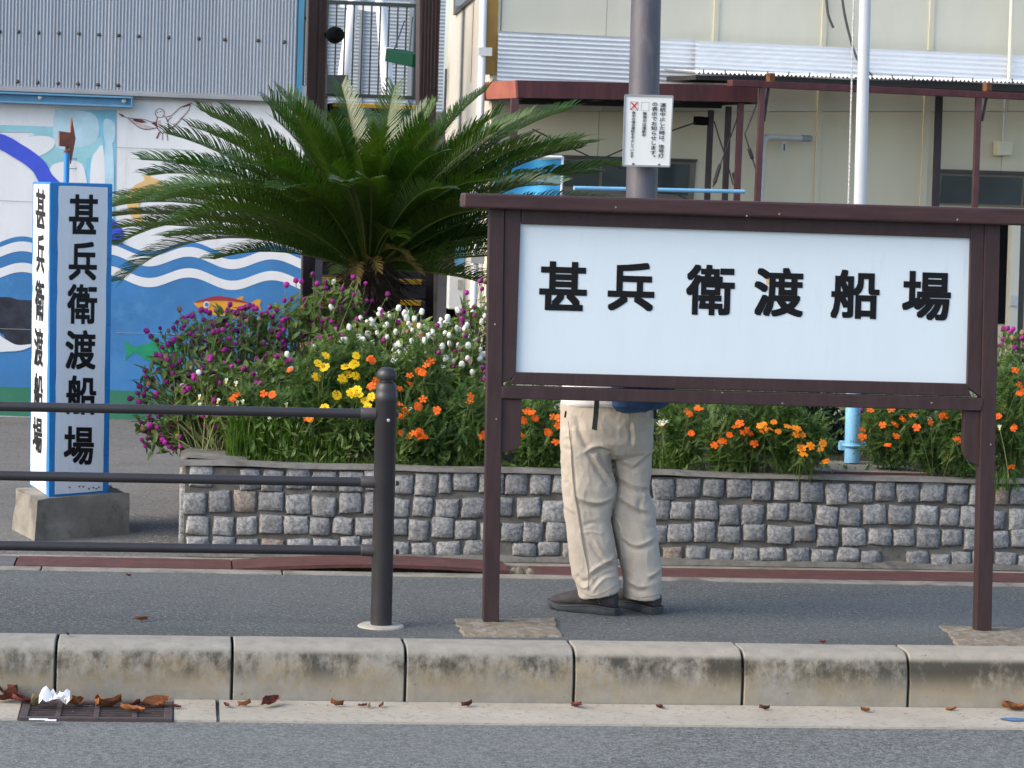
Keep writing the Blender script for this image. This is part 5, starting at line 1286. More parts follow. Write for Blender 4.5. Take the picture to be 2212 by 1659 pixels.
def lilyclump(cx, Z, wpx, hgt, nbl, buds, label, spread=.5):
    base = on_z(cx, 1000, SOIL); base = at(cx, 1000, Z); base.z = SOIL
    root = thing('rain_lily', label, 'flowering plant', base, 'rain lilies in the stone planter'); bl = MB(); stm = MB(); wm = wpx * Z / F
    for _ in range(nbl):
        b0 = base + V(rf.uniform(-.5, .5) * wm, rf.uniform(-.06, .10), -.01); a = rf.uniform(0, 6.28); L = hgt * rf.uniform(.55, 1.1); o = rf.uniform(.05, spread)
        side = V(math.cos(a), math.sin(a), 0); s_ = V(-math.sin(a), math.cos(a), 0) * rf.uniform(.0016, .003)
        p1 = b0 + V(0, 0, L * .5) + side * L * o * .25; p2 = b0 + V(0, 0, L * .85) + side * L * o * .7; p3 = b0 + V(0, 0, L * (1.0 - o * .55)) + side * L * o * 1.25
        bl.add([b0 - s_, b0 + s_, p1 + s_, p1 - s_, p2 + s_ * .8, p2 - s_ * .8, p3], [(0, 1, 2, 3), (3, 2, 4, 5), (5, 4, 6)])
    build(bl, 'blades', 'grass', root)
    for x, y, op in buds:
        p = at(x, y, Z - .04); b0 = base + V(rf.uniform(-.3, .3) * wm, 0, 0); stm.tube(bez(b0, b0.lerp(p, .5) + V(0, 0, .04), p - V(0, 0, .012), 5), .0017, 4, cap=False)
        put(LI_[0] if op else LI_[1], p - V(0, 0, .012), .030 if op else .026, root, V(rf.uniform(-.25, .25), rf.uniform(-.5, 0), 1).normalized())
    if buds: build(stm, 'flower_stalks', 'amstem', root)
lilyclump(565, 11.5, 150, .24, 420, [(489, 822, 0), (510, 828, 0), (514, 870, 0), (525, 868, 0), (431, 857, 0), (432, 875, 0), (470, 865, 0)], 'broad grassy rain lily clump at the left end with white buds')
lilyclump(690, 11.5, 130, .17, 240, [(620, 874, 0), (580, 905, 0)], 'grassy rain lily clump just left of the guard rail post')
lilyclump(870, 11.45, 60, .12, 90, [(881, 884, 1)], 'rain lily with one open white bloom right of the guard rail post')
lilyclump(1165, 11.6, 90, .13, 90, [(1157, 927, 1), (1200, 928, 1), (1130, 928, 0)], 'rain lily with open white blooms left of the trousers')
lilyclump(1450, 11.6, 80, .15, 110, [(1435, 911, 1), (1427, 915, 1)], 'rain lily with white blooms right of the trousers')
lilyclump(1590, 11.65, 90, .15, 90, [(1602, 957, 0), (1643, 900, 0), (1664, 912, 0)], 'rain lily with tall white buds under the name board')
lilyclump(2165, 11.5, 70, .11, 70, [(2160, 923, 0)], 'rain lily with one white bud at the right board post')
# dark shrub behind the flagpole
sb_ = at(1755, 960, 12.7); sb_.z = SOIL
shr = thing('dark_shrub', 'dark broad leafed shrub behind the sky blue pole foot', 'shrub', sb_); fol = MB()
for _ in range(1300):
    while True:
        u, v_, w_ = (rf.uniform(-1, 1) for _ in range(3))
        if u * u + v_ * v_ + w_ * w_ < 1: break
    p = at(1755 + u * 120, 915 + v_ * 95, 12.7 + w_ * .22)
    if p.z > SOIL: elleaf(fol, p, rdir(rf, .2), rf.uniform(.04, .07), rf.uniform(.016, .026), (V(0, -.3, 1) + rdir(rf) * .4).normalized())
build(fol, 'leaves', 'darkleaf', shr)
# low growth filling the bed
fil = MB()
for _ in range(9000):
    x = rf.uniform(PX0 + .28, 5.2); y = PF + .14 + rf.random() ** 1.3 * 1.3
    hmax = .07 + .30 * min(1, (y - PF - .12) / .5)
    if 2.68 < x < 3.24 and y < PF + .62: hmax = .02
    p = V(x, y, SOIL + rf.random() ** .8 * hmax); elleaf(fil, p, rdir(rf, .5), rf.uniform(.025, .06), rf.uniform(.007, .018), (V(0, -.4, 1) + rdir(rf) * .5).normalized())
for _ in range(5000):
    x = rf.uniform(PX0 + .26, 5.2); y = PF + .13 + rf.random() ** 2 * .35
    a = rf.uniform(0, 6.28); L = rf.uniform(.03, .085); p = V(x, y, SOIL - .005); s_ = V(-math.sin(a), math.cos(a), 0) * .0016; d = V(math.cos(a) * .5, math.sin(a) * .5, 1)
    if not (2.68 < x < 3.24 and y < PF + .62): fil.add([p - s_, p + s_, p + d * L + V(0, 0, -.1 * L)], [(0, 1, 2)])
stuff(build(fil, 'ground_cover', 'filler'))
pb_ = MB()
for px, y in ((857, 1006), (878, 1008)):
    c_ = on_z(px * 0 + (816 if px == 857 else 838), 999, PH + .005)
    tag(build(MB().lathe(c_, [(.004, 0), (.014, .004), (.015, .010), (.008, .016)], 10), 'pebble', 'cap', smooth='auto'), 'larger pale pebble on the planter rim' if px == 857 else 'smaller pale pebble on the planter rim', 'pebble')
# ================================================================== PERSON  (seen from behind, hidden above the waist by the name board)
PCZ = 10.02
K = .3229 * PCZ / F                           # metres per close-up unit
pr0 = at(1019.6 + 940 * .3229, 829.5 + 1540 * .3229, PCZ); pr0.z = 0
pu = V(RIGHT.x, RIGHT.y, 0).normalized(); pv = V(-pu.y, pu.x, 0)      # right in view, away from view
def PP(cx, cy, dv=0.0):                       # close-up units -> world, dv metres away from the viewer
    q = at(1019.6 + cx * .3229, 829.5 + cy * .3229, PCZ); return q + FWD * dv
man = thing('person', 'person in baggy beige trousers and dark walking shoes standing behind the name board', 'person', pr0)
def loft(rings, n=28, lr=0):
    mb = MB()
    for (xl, xr, y, dc, hd, tl) in rings:
        for k in range(n):
            a = 2 * math.pi * k / n; ca, sa = math.cos(a), math.sin(a)
            e = .88; cxs = math.copysign(abs(ca) ** e, ca); sns = math.copysign(abs(sa) ** e, sa)
            mb.v.append(PP((xl + xr) / 2 + cxs * (xr - xl) / 2, y + tl * (-sns) - (tl * .85 * ca if lr else 0), dc + sns * hd))
    m_ = len(rings)
    for i in range(m_ - 1):
        for k in range(n):
            k2 = (k + 1) % n; mb.f.append((i * n + k, (i + 1) * n + k, (i + 1) * n + k2, i * n + k2))
    mb.f.append(tuple(range(n))); mb.f.append(tuple((m_ - 1) * n + k for k in reversed(range(n))))
    return mb
tm = MB()
for part in (loft([(588, 1221, 120, .02, .105, 0), (590, 1218, 200, .02, .115, 0), (590, 1216, 300, .02, .125, 0), (592, 1213, 400, .02, .122, 0), (600, 1208, 465, .02, .10, 0), (640, 1180, 500, .02, .06, 0)]),
             loft([(595, 930, 300, .0, .09, 0), (593, 938, 420, .0, .098, 0), (596, 932, 520, .0, .098, 0), (602, 948, 620, .0, .096, 0), (608, 964, 705, -.003, .098, 0), (612, 955, 770, -.003, .095, 0), (617, 934, 840, -.003, .09, 0), (624, 930, 910, -.005, .088, 0), (636, 944, 1000, -.008, .088, 0), (648, 958, 1100, -.01, .088, 0), (657, 972, 1200, -.01, .086, 0), (668, 980, 1270, -.01, .084, 8), (700, 986, 1330, -.012, .080, 18), (712, 992, 1365, -.012, .080, 26), (716, 990, 1388, -.012, .080, 32)], lr=1),
             loft([(920, 1212, 300, .05, .085, 0), (936, 1211, 420, .05, .095, 0), (942, 1206, 520, .05, .095, 0), (950, 1202, 600, .055, .093, 0), (962, 1190, 660, .055, .092, 0), (958, 1178, 710, .05, .09, 0), (940, 1205, 780, .05, .09, 0), (930, 1228, 850, .05, .088, 0), (940, 1240, 940, .05, .086, 0), (960, 1250, 1050, .05, .084, 0), (985, 1262, 1160, .05, .084, 0), (1005, 1270, 1250, .05, .082, 0), (1018, 1275, 1330, .05, .080, 6), (1018, 1274, 1390, .05, .078, 14), (1020, 1273, 1425, .05, .078, 24)])):
    tm.add(part.v, part.f)
me = bpy.data.meshes.new('rough'); me.from_pydata([tuple(v) for v in tm.v], [], tm.f)
bm = bmesh.new(); bm.from_mesh(me); bmesh.ops.recalc_face_normals(bm, faces=bm.faces); bm.to_mesh(me); bm.free()
ro_ = bpy.data.objects.new('rough', me); C.objects.link(ro_)
md = ro_.modifiers.new('r', 'REMESH'); md.mode = 'VOXEL'; md.voxel_size = .0042
md = ro_.modifiers.new('s', 'SMOOTH'); md.factor = .5; md.iterations = 5
me2 = bpy.data.meshes.new_from_object(ro_.evaluated_get(bpy.context.evaluated_depsgraph_get()))
bpy.data.objects.remove(ro_)
# folds: ridges (+) and valleys (-) along lines measured on the cloth
folds = [
 (-.013, 26, [(690, 205), (715, 300), (750, 380), (790, 440)]), (.010, 22, [(735, 470), (800, 425), (870, 412), (935, 440)]), (-.012, 20, [(790, 460), (860, 438), (935, 462)]),
 (-.020, 26, [(940, 440), (932, 520), (935, 600)]), (.012, 26, [(790, 455), (850, 540), (905, 620), (955, 700)]), (-.011, 20, [(765, 450), (830, 550), (890, 640), (930, 690)]), (-.008, 16, [(850, 450), (895, 540), (930, 600)]),
 (.010, 22, [(690, 735), (760, 780), (850, 790), (920, 765), (962, 725)]), (-.010, 22, [(700, 780), (780, 825), (870, 825), (930, 790)]),
 (.009, 20, [(965, 610), (1040, 650), (1110, 680), (1195, 690)]), (-.011, 20, [(965, 650), (1050, 700), (1130, 720), (1180, 705)]), (.010, 22, [(955, 730), (1040, 790), (1110, 830), (1190, 855)]), (-.009, 20, [(950, 770), (1040, 830), (1110, 865), (1200, 890)]),
 (.007, 14, [(1120, 700), (1150, 740), (1150, 800)]), (-.008, 18, [(1130, 760), (1120, 830), (1150, 880)]), (.008, 20, [(990, 1010), (1080, 1075), (1160, 1060), (1240, 1010)]), (-.008, 18, [(980, 1040), (1080, 1105), (1170, 1095), (1245, 1050)]),
 (.006, 16, [(950, 880), (990, 950), (1000, 1010)]), (-.005, 16, [(1100, 910), (1180, 960), (1240, 950)]), (.008, 18, [(800, 1010), (850, 1100), (900, 1170), (960, 1200)]), (-.008, 18, [(780, 1060), (840, 1140), (890, 1200), (950, 1240)]),
 (.010, 20, [(770, 1275), (850, 1215), (920, 1175), (965, 1120)]), (-.009, 18, [(790, 1300), (870, 1250), (960, 1210)]), (.009, 20, [(800, 1400), (850, 1330), (900, 1290), (970, 1290)]), (-.010, 18, [(810, 1350), (860, 1290), (960, 1255)]),
 (-.009, 18, [(690, 1270), (730, 1320), (800, 1310)]), (.008, 16, [(700, 1300), (740, 1360), (790, 1350)]), (-.008, 18, [(1180, 1320), (1230, 1300), (1272, 1260)]), (.008, 18, [(1170, 1290), (1225, 1265), (1268, 1220)]), (-.008, 18, [(1040, 1350), (1110, 1385), (1170, 1380)]), (.008, 18, [(1040, 1310), (1110, 1350), (1190, 1350)]),
 (-.006, 14, [(1045, 260), (1060, 360), (1040, 430)]), (.007, 18, [(1075, 250), (1090, 350), (1075, 440)]), (-.007, 18, [(1195, 230), (1160, 280), (1110, 310)]), (.008, 18, [(1205, 440), (1130, 500), (1060, 560)]), (-.009, 18, [(1200, 480), (1120, 545), (1040, 590)]), (.008, 16, [(990, 470), (1030, 520), (1080, 530)]), (-.008, 16, [(960, 480), (1000, 545), (1070, 565)]),
 (.005, 12, [(660, 250), (652, 330), (665, 420), (668, 560), (680, 700), (712, 880), (740, 1080), (775, 1260), (772, 1390)]), (-.005, 10, [(676, 420), (682, 600), (700, 740), (728, 900), (760, 1090), (792, 1260)]),
 (-.006, 18, [(620, 640), (650, 700), (640, 780)]), (.006, 18, [(615, 800), (650, 830), (690, 860)]), (-.006, 16, [(610, 420), (640, 440), (660, 430)]), (.005, 14, [(600, 360), (640, 350), (670, 350)]), (-.006, 16, [(740, 950), (810, 930), (870, 960)]), (.005, 18, [(730, 1000), (800, 990), (880, 1010)]),
]
nv = len(me2.vertices); co = np.empty(nv * 3); me2.vertices.foreach_get('co', co); co = co.reshape(-1, 3)
nr = np.empty(nv * 3); me2.vertices.foreach_get('normal', nr); nr = nr.reshape(-1, 3)
Ri = np.array(ROT.inverted()); loc = (co - np.array(EYE)) @ Ri.T
px = 1106 + F * loc[:, 0] / -loc[:, 2]; py = 829.5 - F * loc[:, 1] / -loc[:, 2]
cx_ = (px - 1019.6) / .3229; cy_ = (py - 829.5) / .3229
toward = np.clip(-(nr @ np.array(FWD)), 0, 1) ** .5
amt = np.zeros(nv)
for dep, wd, P in folds:
    dep *= .9; wd *= .86
    q = [(v.x, v.y) for v in smooth_curve([Vector((a, b, 0)) for a, b in P], 5)]
    best = np.full(nv, 1e9); tb = np.zeros(nv); n_ = len(q) - 1
    for i in range(n_):
        ax_, ay_ = q[i]; bx_, by_ = q[i + 1]; dx, dy = bx_ - ax_, by_ - ay_; L2 = dx * dx + dy * dy + 1e-9
        t = np.clip(((cx_ - ax_) * dx + (cy_ - ay_) * dy) / L2, 0, 1); d = np.hypot(cx_ - ax_ - t * dx, cy_ - ay_ - t * dy)
        upd = d < best; best[upd] = d[upd]; tb[upd] = (i + t[upd]) / n_
    amt += dep * (np.exp(-(best / (wd * .62)) ** 1.25) if dep > 0 else np.exp(-(best / wd) ** 2)) * np.clip(np.minimum(tb, 1 - tb) * 5, .15, 1)
small = np.array([(1 - abs(noise.noise(Vector((c_[0] * 30 + c_[2] * 14, c_[1] * 30, c_[2] * 20 - c_[0] * 12))))) ** 3 * .0022 + noise.noise(Vector(c_ * 16)) * .0035 + noise.noise(Vector((c_[0] * 9 + 3, c_[1] * 9, c_[2] * 5))) * .004 for c_ in co])
co += nr * (amt * toward + small)[:, None]
off = np.array(man.location)
me2.vertices.foreach_set('co', (co - off).ravel()); me2.polygons.foreach_set('use_smooth', [True] * len(me2.polygons)); me2.update()
me2.materials.clear(); me2.materials.append(M['trouser'])
tro = bpy.data.objects.new('trousers', me2); C.objects.link(tro); tro.parent = man
from mathutils.bvhtree import BVHTree
bv = BVHTree.FromPolygons([tuple(c_) for c_ in co], [tuple(p.vertices) for p in me2.polygons])
def on_cloth(a, b, lift=.0012):
    d = ray(1019.6 + a * .3229, 829.5 + b * .3229).normalized(); h = bv.ray_cast(EYE, d)
    return h[0] - d * lift if h[0] else None
def seam(P, w_=.0014, m='stitch', name='seam'):
    q = [on_cloth(v.x, v.y) for v in smooth_curve([Vector((a, b, 0)) for a, b in P], 6)]; q = [x for x in q if x is not None]
    if len(q) > 2: build(MB().tube(q, w_, 5), name, m, tro)
seam([(645, 250), (652, 340), (662, 430), (668, 560), (682, 700), (712, 880), (742, 1080), (778, 1260), (775, 1380)])
seam([(730, 1385), (780, 1415), (830, 1415), (900, 1385), (975, 1345)], .0013); seam([(1025, 1392), (1100, 1428), (1180, 1422), (1268, 1405)], .0013)
seam([(1047, 200), (1052, 300), (1060, 420)]); seam([(628, 182), (622, 225)], .004, 'dark', 'pocket_slit')
# shirt, with sleeves
def zc(z): return 1540 - z / K                # height in metres -> close-up y (near enough at this range)
sh_ = loft([(586, 1224, 172, .02, .128, 0), (592, 1218, 130, .02, .122, 0), (610, 1200, zc(.92), .02, .115, 0), (600, 1210, zc(1.05), .03, .118, 0), (600, 1210, zc(1.15), .03, .115, 0), (640, 1170, zc(1.22), .03, .09, 0), (790, 1020, zc(1.26), .04, .065, 0), (840, 970, zc(1.285), .045, .055, 0)])
sho = build(sh_, 'shirt', 'shirt', man, smooth='auto')
sm_ = sho.modifiers.new('sub', 'SUBSURF'); sm_.levels = 1; sm_.render_levels = 2
hem = MB()
# body: one skinned surface
sk = {}; bmv = []; bme = []; rad = []
def J_(name, x, y, z, r, parent=None):
    p = man.location + pu * x + pv * (y + .074 * z) + V(0, 0, z); sk[name] = len(bmv); bmv.append(tuple(p - man.location)); rad.append(r)
    if parent: bme.append((sk[parent], sk[name]))
J_('pelvis', 0, .02, .74, .050); J_('belly', 0, .02, .90, .07, 'pelvis'); J_('chest', 0, .03, 1.08, .10, 'belly'); J_('collar', 0, .04, 1.22, .07, 'chest')
J_('neck', 0, .05, 1.275, .045, 'collar'); J_('jaw', 0, .075, 1.325, .062, 'neck'); J_('skull', 0, .075, 1.40, .078, 'jaw'); J_('crown', 0, .07, 1.455, .045, 'skull'); J_('nose', 0, .165, 1.365, .012, 'jaw')
for s_ in (-1, 1):
    q = str(s_); J_('sh' + q, s_ * .15, .04, 1.20, .048, 'collar'); J_('el' + q, s_ * .19, .10, .97, .036, 'sh' + q); J_('wr' + q, s_ * .08, .28, 1.06, .025, 'el' + q); J_('pm' + q, s_ * .045, .33, 1.09, .028, 'wr' + q)
    for f_ in range(4):
        J_('fa%d' % f_ + q, s_ * .02, .37 - .004 * f_, 1.125 - .018 * f_, .0085, 'pm' + q); J_('fb%d' % f_ + q, -s_ * .012, .385 - .004 * f_, 1.125 - .018 * f_, .0075, 'fa%d' % f_ + q)
    J_('ta' + q, s_ * .04, .345, 1.135, .010, 'pm' + q); J_('tb' + q, s_ * .02, .36, 1.15, .0085, 'ta' + q)
    J_('hip' + q, s_ * .085, .03, .60, .030, 'pelvis'); J_('kn' + q, s_ * .095, .03, .38, .028, 'hip' + q); J_('an' + q, s_ * .09, .02, .12, .026, 'kn' + q); J_('toe' + q, s_ * .09 - .02, .05, .06, .020, 'an' + q)
me = bpy.data.meshes.new('body'); me.from_pydata(bmv, bme, []); bo = bpy.data.objects.new('body', me); C.objects.link(bo); bo.parent = man
sm = bo.modifiers.new('skin', 'SKIN')
for i, r_ in enumerate(rad): me.skin_vertices[0].data[i].radius = (r_, r_)
me.skin_vertices[0].data[0].use_root = True
bo.modifiers.new('sub', 'SUBSURF').render_levels = 2; me.materials.append(M['skin'])
ha = MB(); hc = man.location + pu * 0 + pv * .16 + V(0, 0, 1.405); ha.lathe(hc, [(.072, -.06), (.086, -.02), (.088, .02), (.078, .05), (.05, .075), (.015, .085)], 16); build(ha, 'hair', 'hair', man, smooth='auto')
for s_ in (-1, 1):
    a = man.location + pu * s_ * .165 + pv * .13 + V(0, 0, 1.20); b = man.location + pu * s_ * .20 + pv * .175 + V(0, 0, .965); c_ = man.location + pu * s_ * .10 + pv * .33 + V(0, 0, 1.045)
    build(MB().tube([a, a.lerp(b, .5), b, b.lerp(c_, .6), c_], [.066, .06, .056, .05, .045], 14), 'sleeve', 'shirt', man, smooth='auto')
# shoes
def shoe(heel, toe, L, tag_):
    h = Vector(heel); h.z = 0; d = Vector(toe) - h; d.z = 0; d.normalize(); s_ = V(d.y, -d.x, 0)
    sec = [(-.012, .020, .020, .080), (.0, .034, .020, .102), (.05, .038, .020, .112), (.10, .042, .018, .108), (.14, .045, .016, .092), (.18, .048, .015, .078), (.22, .046, .015, .066), (.26, .037, .016, .054), (.285, .020, .020, .040)]
    mb = MB(); n = 14; k_ = L / .29
    for x, w_, z0, z1 in sec:
        for k in range(n):
            a = 2 * math.pi * k / n; cxs, sns = math.cos(a), math.sin(a)
            zz = z0 + (z1 - z0) * (.5 + .5 * math.copysign(abs(sns) ** .8, sns)); wdt = w_ * (1 if sns < 0 else (1 - .42 * sns))
            mb.v.append(h + d * x * k_ + s_ * cxs * wdt + V(0, 0, zz))
    for i in range(len(sec) - 1):
        for k in range(n): mb.f.append((i * n + k, i * n + (k + 1) % n, (i + 1) * n + (k + 1) % n, (i + 1) * n + k))
    mb.f.append(tuple(reversed(range(n)))); mb.f.append(tuple((len(sec) - 1) * n + k for k in range(n)))
    sh = build(mb, 'shoe', 'shoe', man, smooth=True); m_ = sh.modifiers.new('sub', 'SUBSURF'); m_.levels = 1; m_.render_levels = 2
    so_ = MB(); out = []
    for x, w_ in ((-.018, .014), (-.012, .028), (.02, .037), (.07, .038), (.11, .038), (.15, .044), (.19, .049), (.23, .047), (.265, .036), (.285, .022), (.292, .008)): out.append((x * k_, w_))
    m2_ = len(out)
    for z, gfac in ((.0, .93), (.007, 1.0), (.016, 1.02), (.026, .98)):
        for x, w_ in out: so_.v.append(h + d * x + s_ * w_ * gfac + V(0, 0, z + (.010 if x > .24 else 0) * (1 if z < .005 else .8) + (.006 * math.sin(x * 22) if z > .02 else 0)))
        for x, w_ in reversed(out): so_.v.append(h + d * x - s_ * w_ * gfac + V(0, 0, z + (.010 if x > .24 else 0) * (1 if z < .005 else .8) + (.006 * math.sin(x * 22) if z > .02 else 0)))
    m3 = 2 * m2_
    for r_ in range(3):
        for k in range(m3): so_.f.append((r_ * m3 + k, r_ * m3 + (k + 1) % m3, (r_ + 1) * m3 + (k + 1) % m3, (r_ + 1) * m3 + k))
    so_.f.append(tuple(reversed(range(m3)))); so_.f.append(tuple(3 * m3 + k for k in range(m3)))
    build(so_, 'sole', 'sole', sh, smooth='auto')
    loop = [h + d * x + s_ * w_ * 1.03 + V(0, 0, .0255 + .006 * math.sin(x * 22) + (.008 if x > .24 else 0)) for x, w_ in out] + [h + d * x - s_ * w_ * 1.03 + V(0, 0, .0255 + .006 * math.sin(x * 22) + (.008 if x > .24 else 0)) for x, w_ in reversed(out)]
    build(MB().tube(loop + [loop[0]], .0026, 6), 'welt', 'welt', sh)
    for sg in (1, -1):
        for x0_, x1_ in ((.045, .085), (.135, .115)):
            build(MB().tube([h + d * x0_ * k_ + s_ * sg * .0395 + V(0, 0, .042), h + d * ((x0_ + x1_) / 2) * k_ + s_ * sg * .0375 + V(0, 0, .066), h + d * x1_ * k_ + s_ * sg * .028 + V(0, 0, .088)], .0035, 6), 'overlay', 'welt', sh)
    for k in range(4):
        c_ = h + d * (.135 + .022 * k) * k_ + V(0, 0, .079 - .008 * k); build(MB().bar(c_ - s_ * .016, c_ + s_ * .016, .005, .004), 'lace', 'strap', sh)
hl = on_z(1019.6 + 985 * .3229, 829.5 + 1545 * .3229); tl_ = on_z(1019.6 + 560 * .3229, 829.5 + 1500 * .3229)
shoe(hl + (tl_ - hl).normalized() * .02, tl_, max(.27, min(.31, (tl_ - hl).length)), 0)
hr_ = on_z(1019.6 + 1225 * .3229, 829.5 + 1535 * .3229); shoe(hr_, hr_ - pu * .16 + pv * .25, .29, 1)
# backpack
bk0 = PP(1115, 120, -.17); bagr = thing('backpack', 'blue backpack hanging low behind the name board over the beige trousers', 'backpack', bk0)
bg_ = MB(); n = 24
for (z, wd, dp_, e) in ((-.034, .060, .035, 2), (-.026, .090, .055, 2.4), (-.008, .105, .075, 3), (.04, .112, .085, 3), (.20, .112, .085, 3), (.34, .105, .075, 3), (.38, .08, .05, 2.5), (.395, .03, .02, 2)):
    for k in range(n):
        a = 2 * math.pi * k / n; ca, sa = math.cos(a), math.sin(a); f_ = (abs(ca) ** e + abs(sa) ** e) ** (-1 / e)
        bg_.v.append(bk0 + pu * (ca * f_ * wd) + pv * (sa * f_ * dp_) + V(0, 0, z + .008 * noise.noise(V(ca * 2, sa * 2, z * 9)) + .010 * ca))
for i in range(7):
    for k in range(n): bg_.f.append((i * n + k, i * n + (k + 1) % n, (i + 1) * n + (k + 1) % n, (i + 1) * n + k))
bg_.f.append(tuple(reversed(range(n)))); bg_.f.append(tuple(7 * n + k for k in range(n)))
build(bg_, 'pouch', 'bag', bagr, smooth='auto')
build(MB().prism([bk0 + pu * .08 - pv * .088 + V(0, 0, .02), bk0 - pu * .08 - pv * .088 + V(0, 0, .02), bk0 - pu * .075 - pv * .088 + V(0, 0, .16), bk0 + pu * .075 - pv * .088 + V(0, 0, .16)], -pv * .03), 'pocket', 'bag', bagr, bevel=.012)
st = MB(); P = [PP(832, 60, -.125), PP(828, 110, -.135), PP(822, 200, -.125), PP(812, 300, -.128)]
for i in range(len(P)): st.v += [P[i] - pu * .0095 + V(0, 0, .004 * (i == 3)), P[i] + pu * .0095 - V(0, 0, .004 * (i == 3)), P[i] + pu * .0095 - pv * .002, P[i] - pu * .0095 - pv * .002]
for i in range(3):
    for q in range(4): st.f.append((4 * i + q, 4 * i + (q + 1) % 4, 4 * i + 4 + (q + 1) % 4, 4 * i + 4 + q))
st.f.append((3, 2, 1, 0)); st.f.append((12, 13, 14, 15)); build(st, 'strap_end', 'strap', bagr)
build(MB().bar(PP(1222, 90, -.03), PP(1222, 232, -.02), .012, .006), 'side_strap', 'strap', bagr)
for s_ in (-1, 1): build(MB().tube([bk0 + pu * s_ * .07 + pv * .06 + V(0, 0, .36), bk0 + pu * s_ * .10 + pv * .10 + V(0, 0, .52), bk0 + pu * s_ * .11 + pv * .24 + V(0, 0, .44), bk0 + pu * s_ * .12 + pv * .30 + V(0, 0, .20), bk0 + pu * s_ * .12 + pv * .10 + V(0, 0, .03)], .012, 8), 'shoulder_strap', 'strap', bagr)
# ================================================================== LITTER
rl = random.Random(77)
def leafm(seed, curl, m):
    rr = random.Random(seed); mb = MB(); n, w_ = 7, 4
    for i in range(n + 1):
        t = i / n; wd = .42 * math.sin(math.pi * min(1, t * 1.02)) ** .75 * (1 + .15 * rr.uniform(-1, 1))
        for j in range(w_ + 1):
            s_ = (j / w_ - .5) * 2
            mb.v.append(V(t - .5, s_ * wd * .5, curl * (s_ * s_) * .30 + .22 * curl * (t - .5) ** 2 * 2 + .05 * rr.uniform(-1, 1)))
    for i in range(n):
        for j in range(w_): a = i * (w_ + 1) + j; mb.f.append((a, a + 1, a + w_ + 2, a + w_ + 1))
    mb.tube([V(.48, 0, .1 * curl), V(.70, .03, .16 * curl)], .012, 4)
    me = bpy.data.meshes.new('fallen_leaf'); me.from_pydata([tuple(v) for v in mb.v], [], mb.f); me.materials.append(M[m]); me.polygons.foreach_set('use_smooth', [True] * len(me.polygons)); return me
LV = {'o': [leafm(1, 1.0, 'leafdry'), leafm(2, 1.5, 'leafdry'), leafm(3, .7, 'leafdry')], 'r': [leafm(4, 1.0, 'leafred'), leafm(5, 1.4, 'leafred')], 'p': [leafm(6, 1.8, 'leafpale')]}
def leaf(px, py, z, k, size, label, tiltx=0, rz=None, lift=0):
    p = on_z(px, py, z); o = bpy.data.objects.new('fallen_leaf', rl.choice(LV[k])); C.objects.link(o)
    o.location = p + V(0, 0, .006 * size / .09 + lift); size *= .74; o.scale = (size, size, size * .75); o.rotation_euler = (tiltx * .7 + rl.uniform(-.15, .15), rl.uniform(-.25, .25), rl.uniform(0, 6.28) if rz is None else rz)
    tag(o, label, 'leaf', 'fallen leaves on kerb, gutter and pavement')
q5 = lambda x, y: (x * .3906, 1157.8 + y * .3906)
G = -.190
LL = [(75, 915, G, 'r', .13, 'large dark red brown leaf farthest left against the kerb', .7), (125, 930, G, 'r', .08, 'flat red leaf left of the crumpled pale leaf', .2), (20, 922, G, 'r', .09, 'red brown leaf cut by the left edge in the gutter', .5),
      (190, 950, G, 'p', .075, 'crumpled pale leaf touching the white tissue', .6), (405, 938, G, 'o', .09, 'upright orange brown leaf right of the white tissue', 1.0), (540, 950, G, 'o', .075, 'curled orange leaf above the middle of the grate', .3),
      (620, 950, G, 'o', .075, 'brown leaf pair partner right of the curled orange leaf', .4), (735, 955, G, 'r', .07, 'dull red leaf lying behind the grate', .2), (730, 978, G, 'o', .085, 'large orange leaf lying across the grate bars', .2),
      (850, 945, G, 'o', .11, 'tall curled orange leaf standing at the grate corner', .9), (900, 948, G, 'o', .07, 'small orange leaf at the right end of the grate', .5), (975, 954, G, 'r', .05, 'thin dark leaf just right of the grate', .1),
      (1255, 946, G, 'r', .05, 'small brown leaf below the second kerb joint', .3), (1355, 944, G, 'o', .06, 'orange brown leaf left of the dark curled leaf', .3), (1485, 940, G, 'r', .12, 'long dark curled leaf at the foot of the third kerb stone', .6),
      (1860, 944, G, 'o', .065, 'flat tan leaf halfway along the third kerb stone', .1), (2005, 946, G, 'r', .045, 'little red leaf left of the tan scrap at the kerb', .2), (2045, 952, G, 'p', .035, 'tiny tan leaf scrap at the kerb foot', .2), (2110, 946, G, 'o', .045, 'little orange leaf before the third kerb joint', .2)]
for i, (x, y, z, k, s_, lb, tx) in enumerate(LL): leaf(*q5(x, y), z, k, s_ * (1.3 if i < 11 else 1), lb, tx)
q6 = lambda x, y: (691.3 + x * .3906, 1157.8 + y * .3906); q7 = lambda x, y: (1348 + x * .3906, 1157.8 + y * .3906)
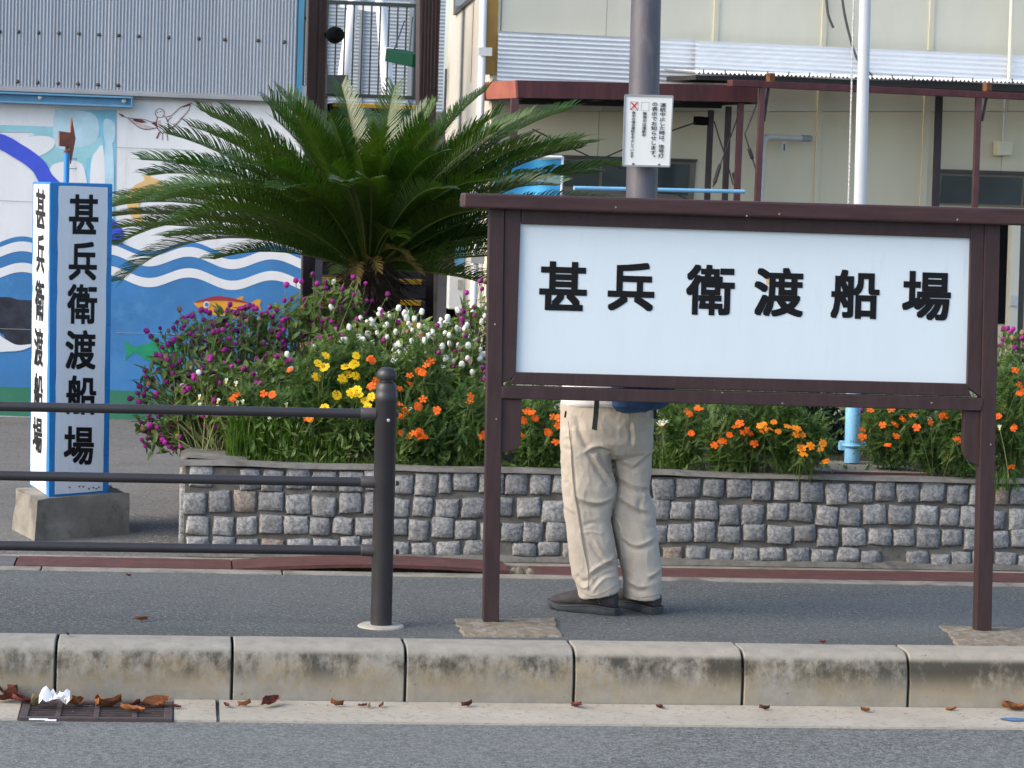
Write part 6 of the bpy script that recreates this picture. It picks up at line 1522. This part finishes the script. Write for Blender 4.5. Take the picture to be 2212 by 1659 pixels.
for (p, z, k, s_, lb) in ((q6(1420, 950), G, 'r', .075, 'dark red leaf at the kerb joint below the trousers'), (q6(815, 946), G, 'r', .06, 'thin brown leaf below the yellow stained kerb stone'), (q6(1880, 953), G, 'r', .05, 'faint red leaf left of the fifth kerb joint'),
                          (q7(205, 953), G, 'r', .04, 'small pinkish leaf under the soot streaked kerb stone'), (q7(775, 963), G, 'r', .05, 'small dark leaf under the blackest kerb stone'), (q7(1335, 973), G, 'o', .06, 'flat orange leaf out on the gutter strip'),
                          (q7(1810, 968), G, 'o', .05, 'brown leaf beneath the last kerb joint'), (q7(2150, 968), G, 'o', .11, 'broad orange leaf at the right edge above the blue mark'), (q7(1100, 597), .004, 'r', .04, 'tiny red leaf on top of the kerb'),
                          (q5(780, 470), .0, 'o', .065, 'lone curled tan leaf on the pavement left'), (q5(710, 224), .0, 'o', .03, 'tiny orange leaf by the drain channel'), (q5(1995, 490), .0, 'o', .028, 'tiny brown leaf on the pale collar of the rail post'), (q5(378, 552), .004, 'r', .035, 'little brown leaf on the kerb top at left')):
    leaf(*p, z, k, s_, lb, .2)
tp = on_z(*q5(300, 962), G); tm_ = MB(); n = 9
for i in range(n + 1):
    for j in range(n + 1):
        u, v_ = i / n - .5, j / n - .5; r_ = math.hypot(u, v_)
        tm_.v.append(tp + V(u * .10, v_ * .05 + .01, .008 + .035 * abs(noise.noise(V(u * 5, v_ * 5, 2.3))) * 1.7 + .02 * (1 - r_) + .02 * rl.random()))
for i in range(n):
    for j in range(n): a = i * (n + 1) + j; tm_.f.append((a, a + n + 1, a + n + 2, a + 1))
tag(build(tm_, 'paper_tissue', 'tissue', smooth='auto'), 'crumpled white paper tissue among the leaves at the kerb', 'tissue')
for x, y, wd, lb in ((213, 1018, .030, 'longer white paper scrap on the front of the grate'), (280, 1023, .018, 'shorter white paper scrap on the front of the grate')):
    p = on_z(*q5(x, y), -.186); tag(build(MB().hexa([p + V(a * wd, b * .006, c_) for c_ in (.001, .004) for a, b in ((-1, -1), (1, -1), (1, 1), (-1, 1))]), 'paper_scrap', 'tissue'), lb, 'paper scrap')
pet = MB()
for _ in range(420):
    x, y = rl.gauss(338, 36), rl.gauss(1150, 24)
    p = on_z(x, y, -.001)
    if p.x > PX0 - .01 and p.y > PF - .02: continue
    a = rl.uniform(0, 6.28); s_ = rl.uniform(.002, .0055); pet.poly([p + V(math.cos(a + q) * s_ * (1 if q else 1.3), math.sin(a + q) * s_ * .8, .001 + rl.random() * .002) for q in (0, 2.0, 4.1)])
stuff(build(pet, 'fallen_petals', 'petal'))
gt_ = MB()
for _ in range(420):          # loose grit on pavement and gutter
    if rl.random() < .6: p = V(rl.uniform(-2.5, 5), rl.uniform(KY, CH1), 0)
    else: p = V(rl.uniform(-2.5, 5), KF - rl.random() ** 2 * .25, -.189)
    s_ = rl.uniform(.0012, .0032); gt_.add([p + V(-s_, -s_, 0), p + V(s_, -s_, 0), p + V(0, s_, 0), p + V(0, 0, s_ * 1.3)], [(0, 1, 3), (1, 2, 3), (2, 0, 3)])
stuff(build(gt_, 'loose_grit', 'pad'))
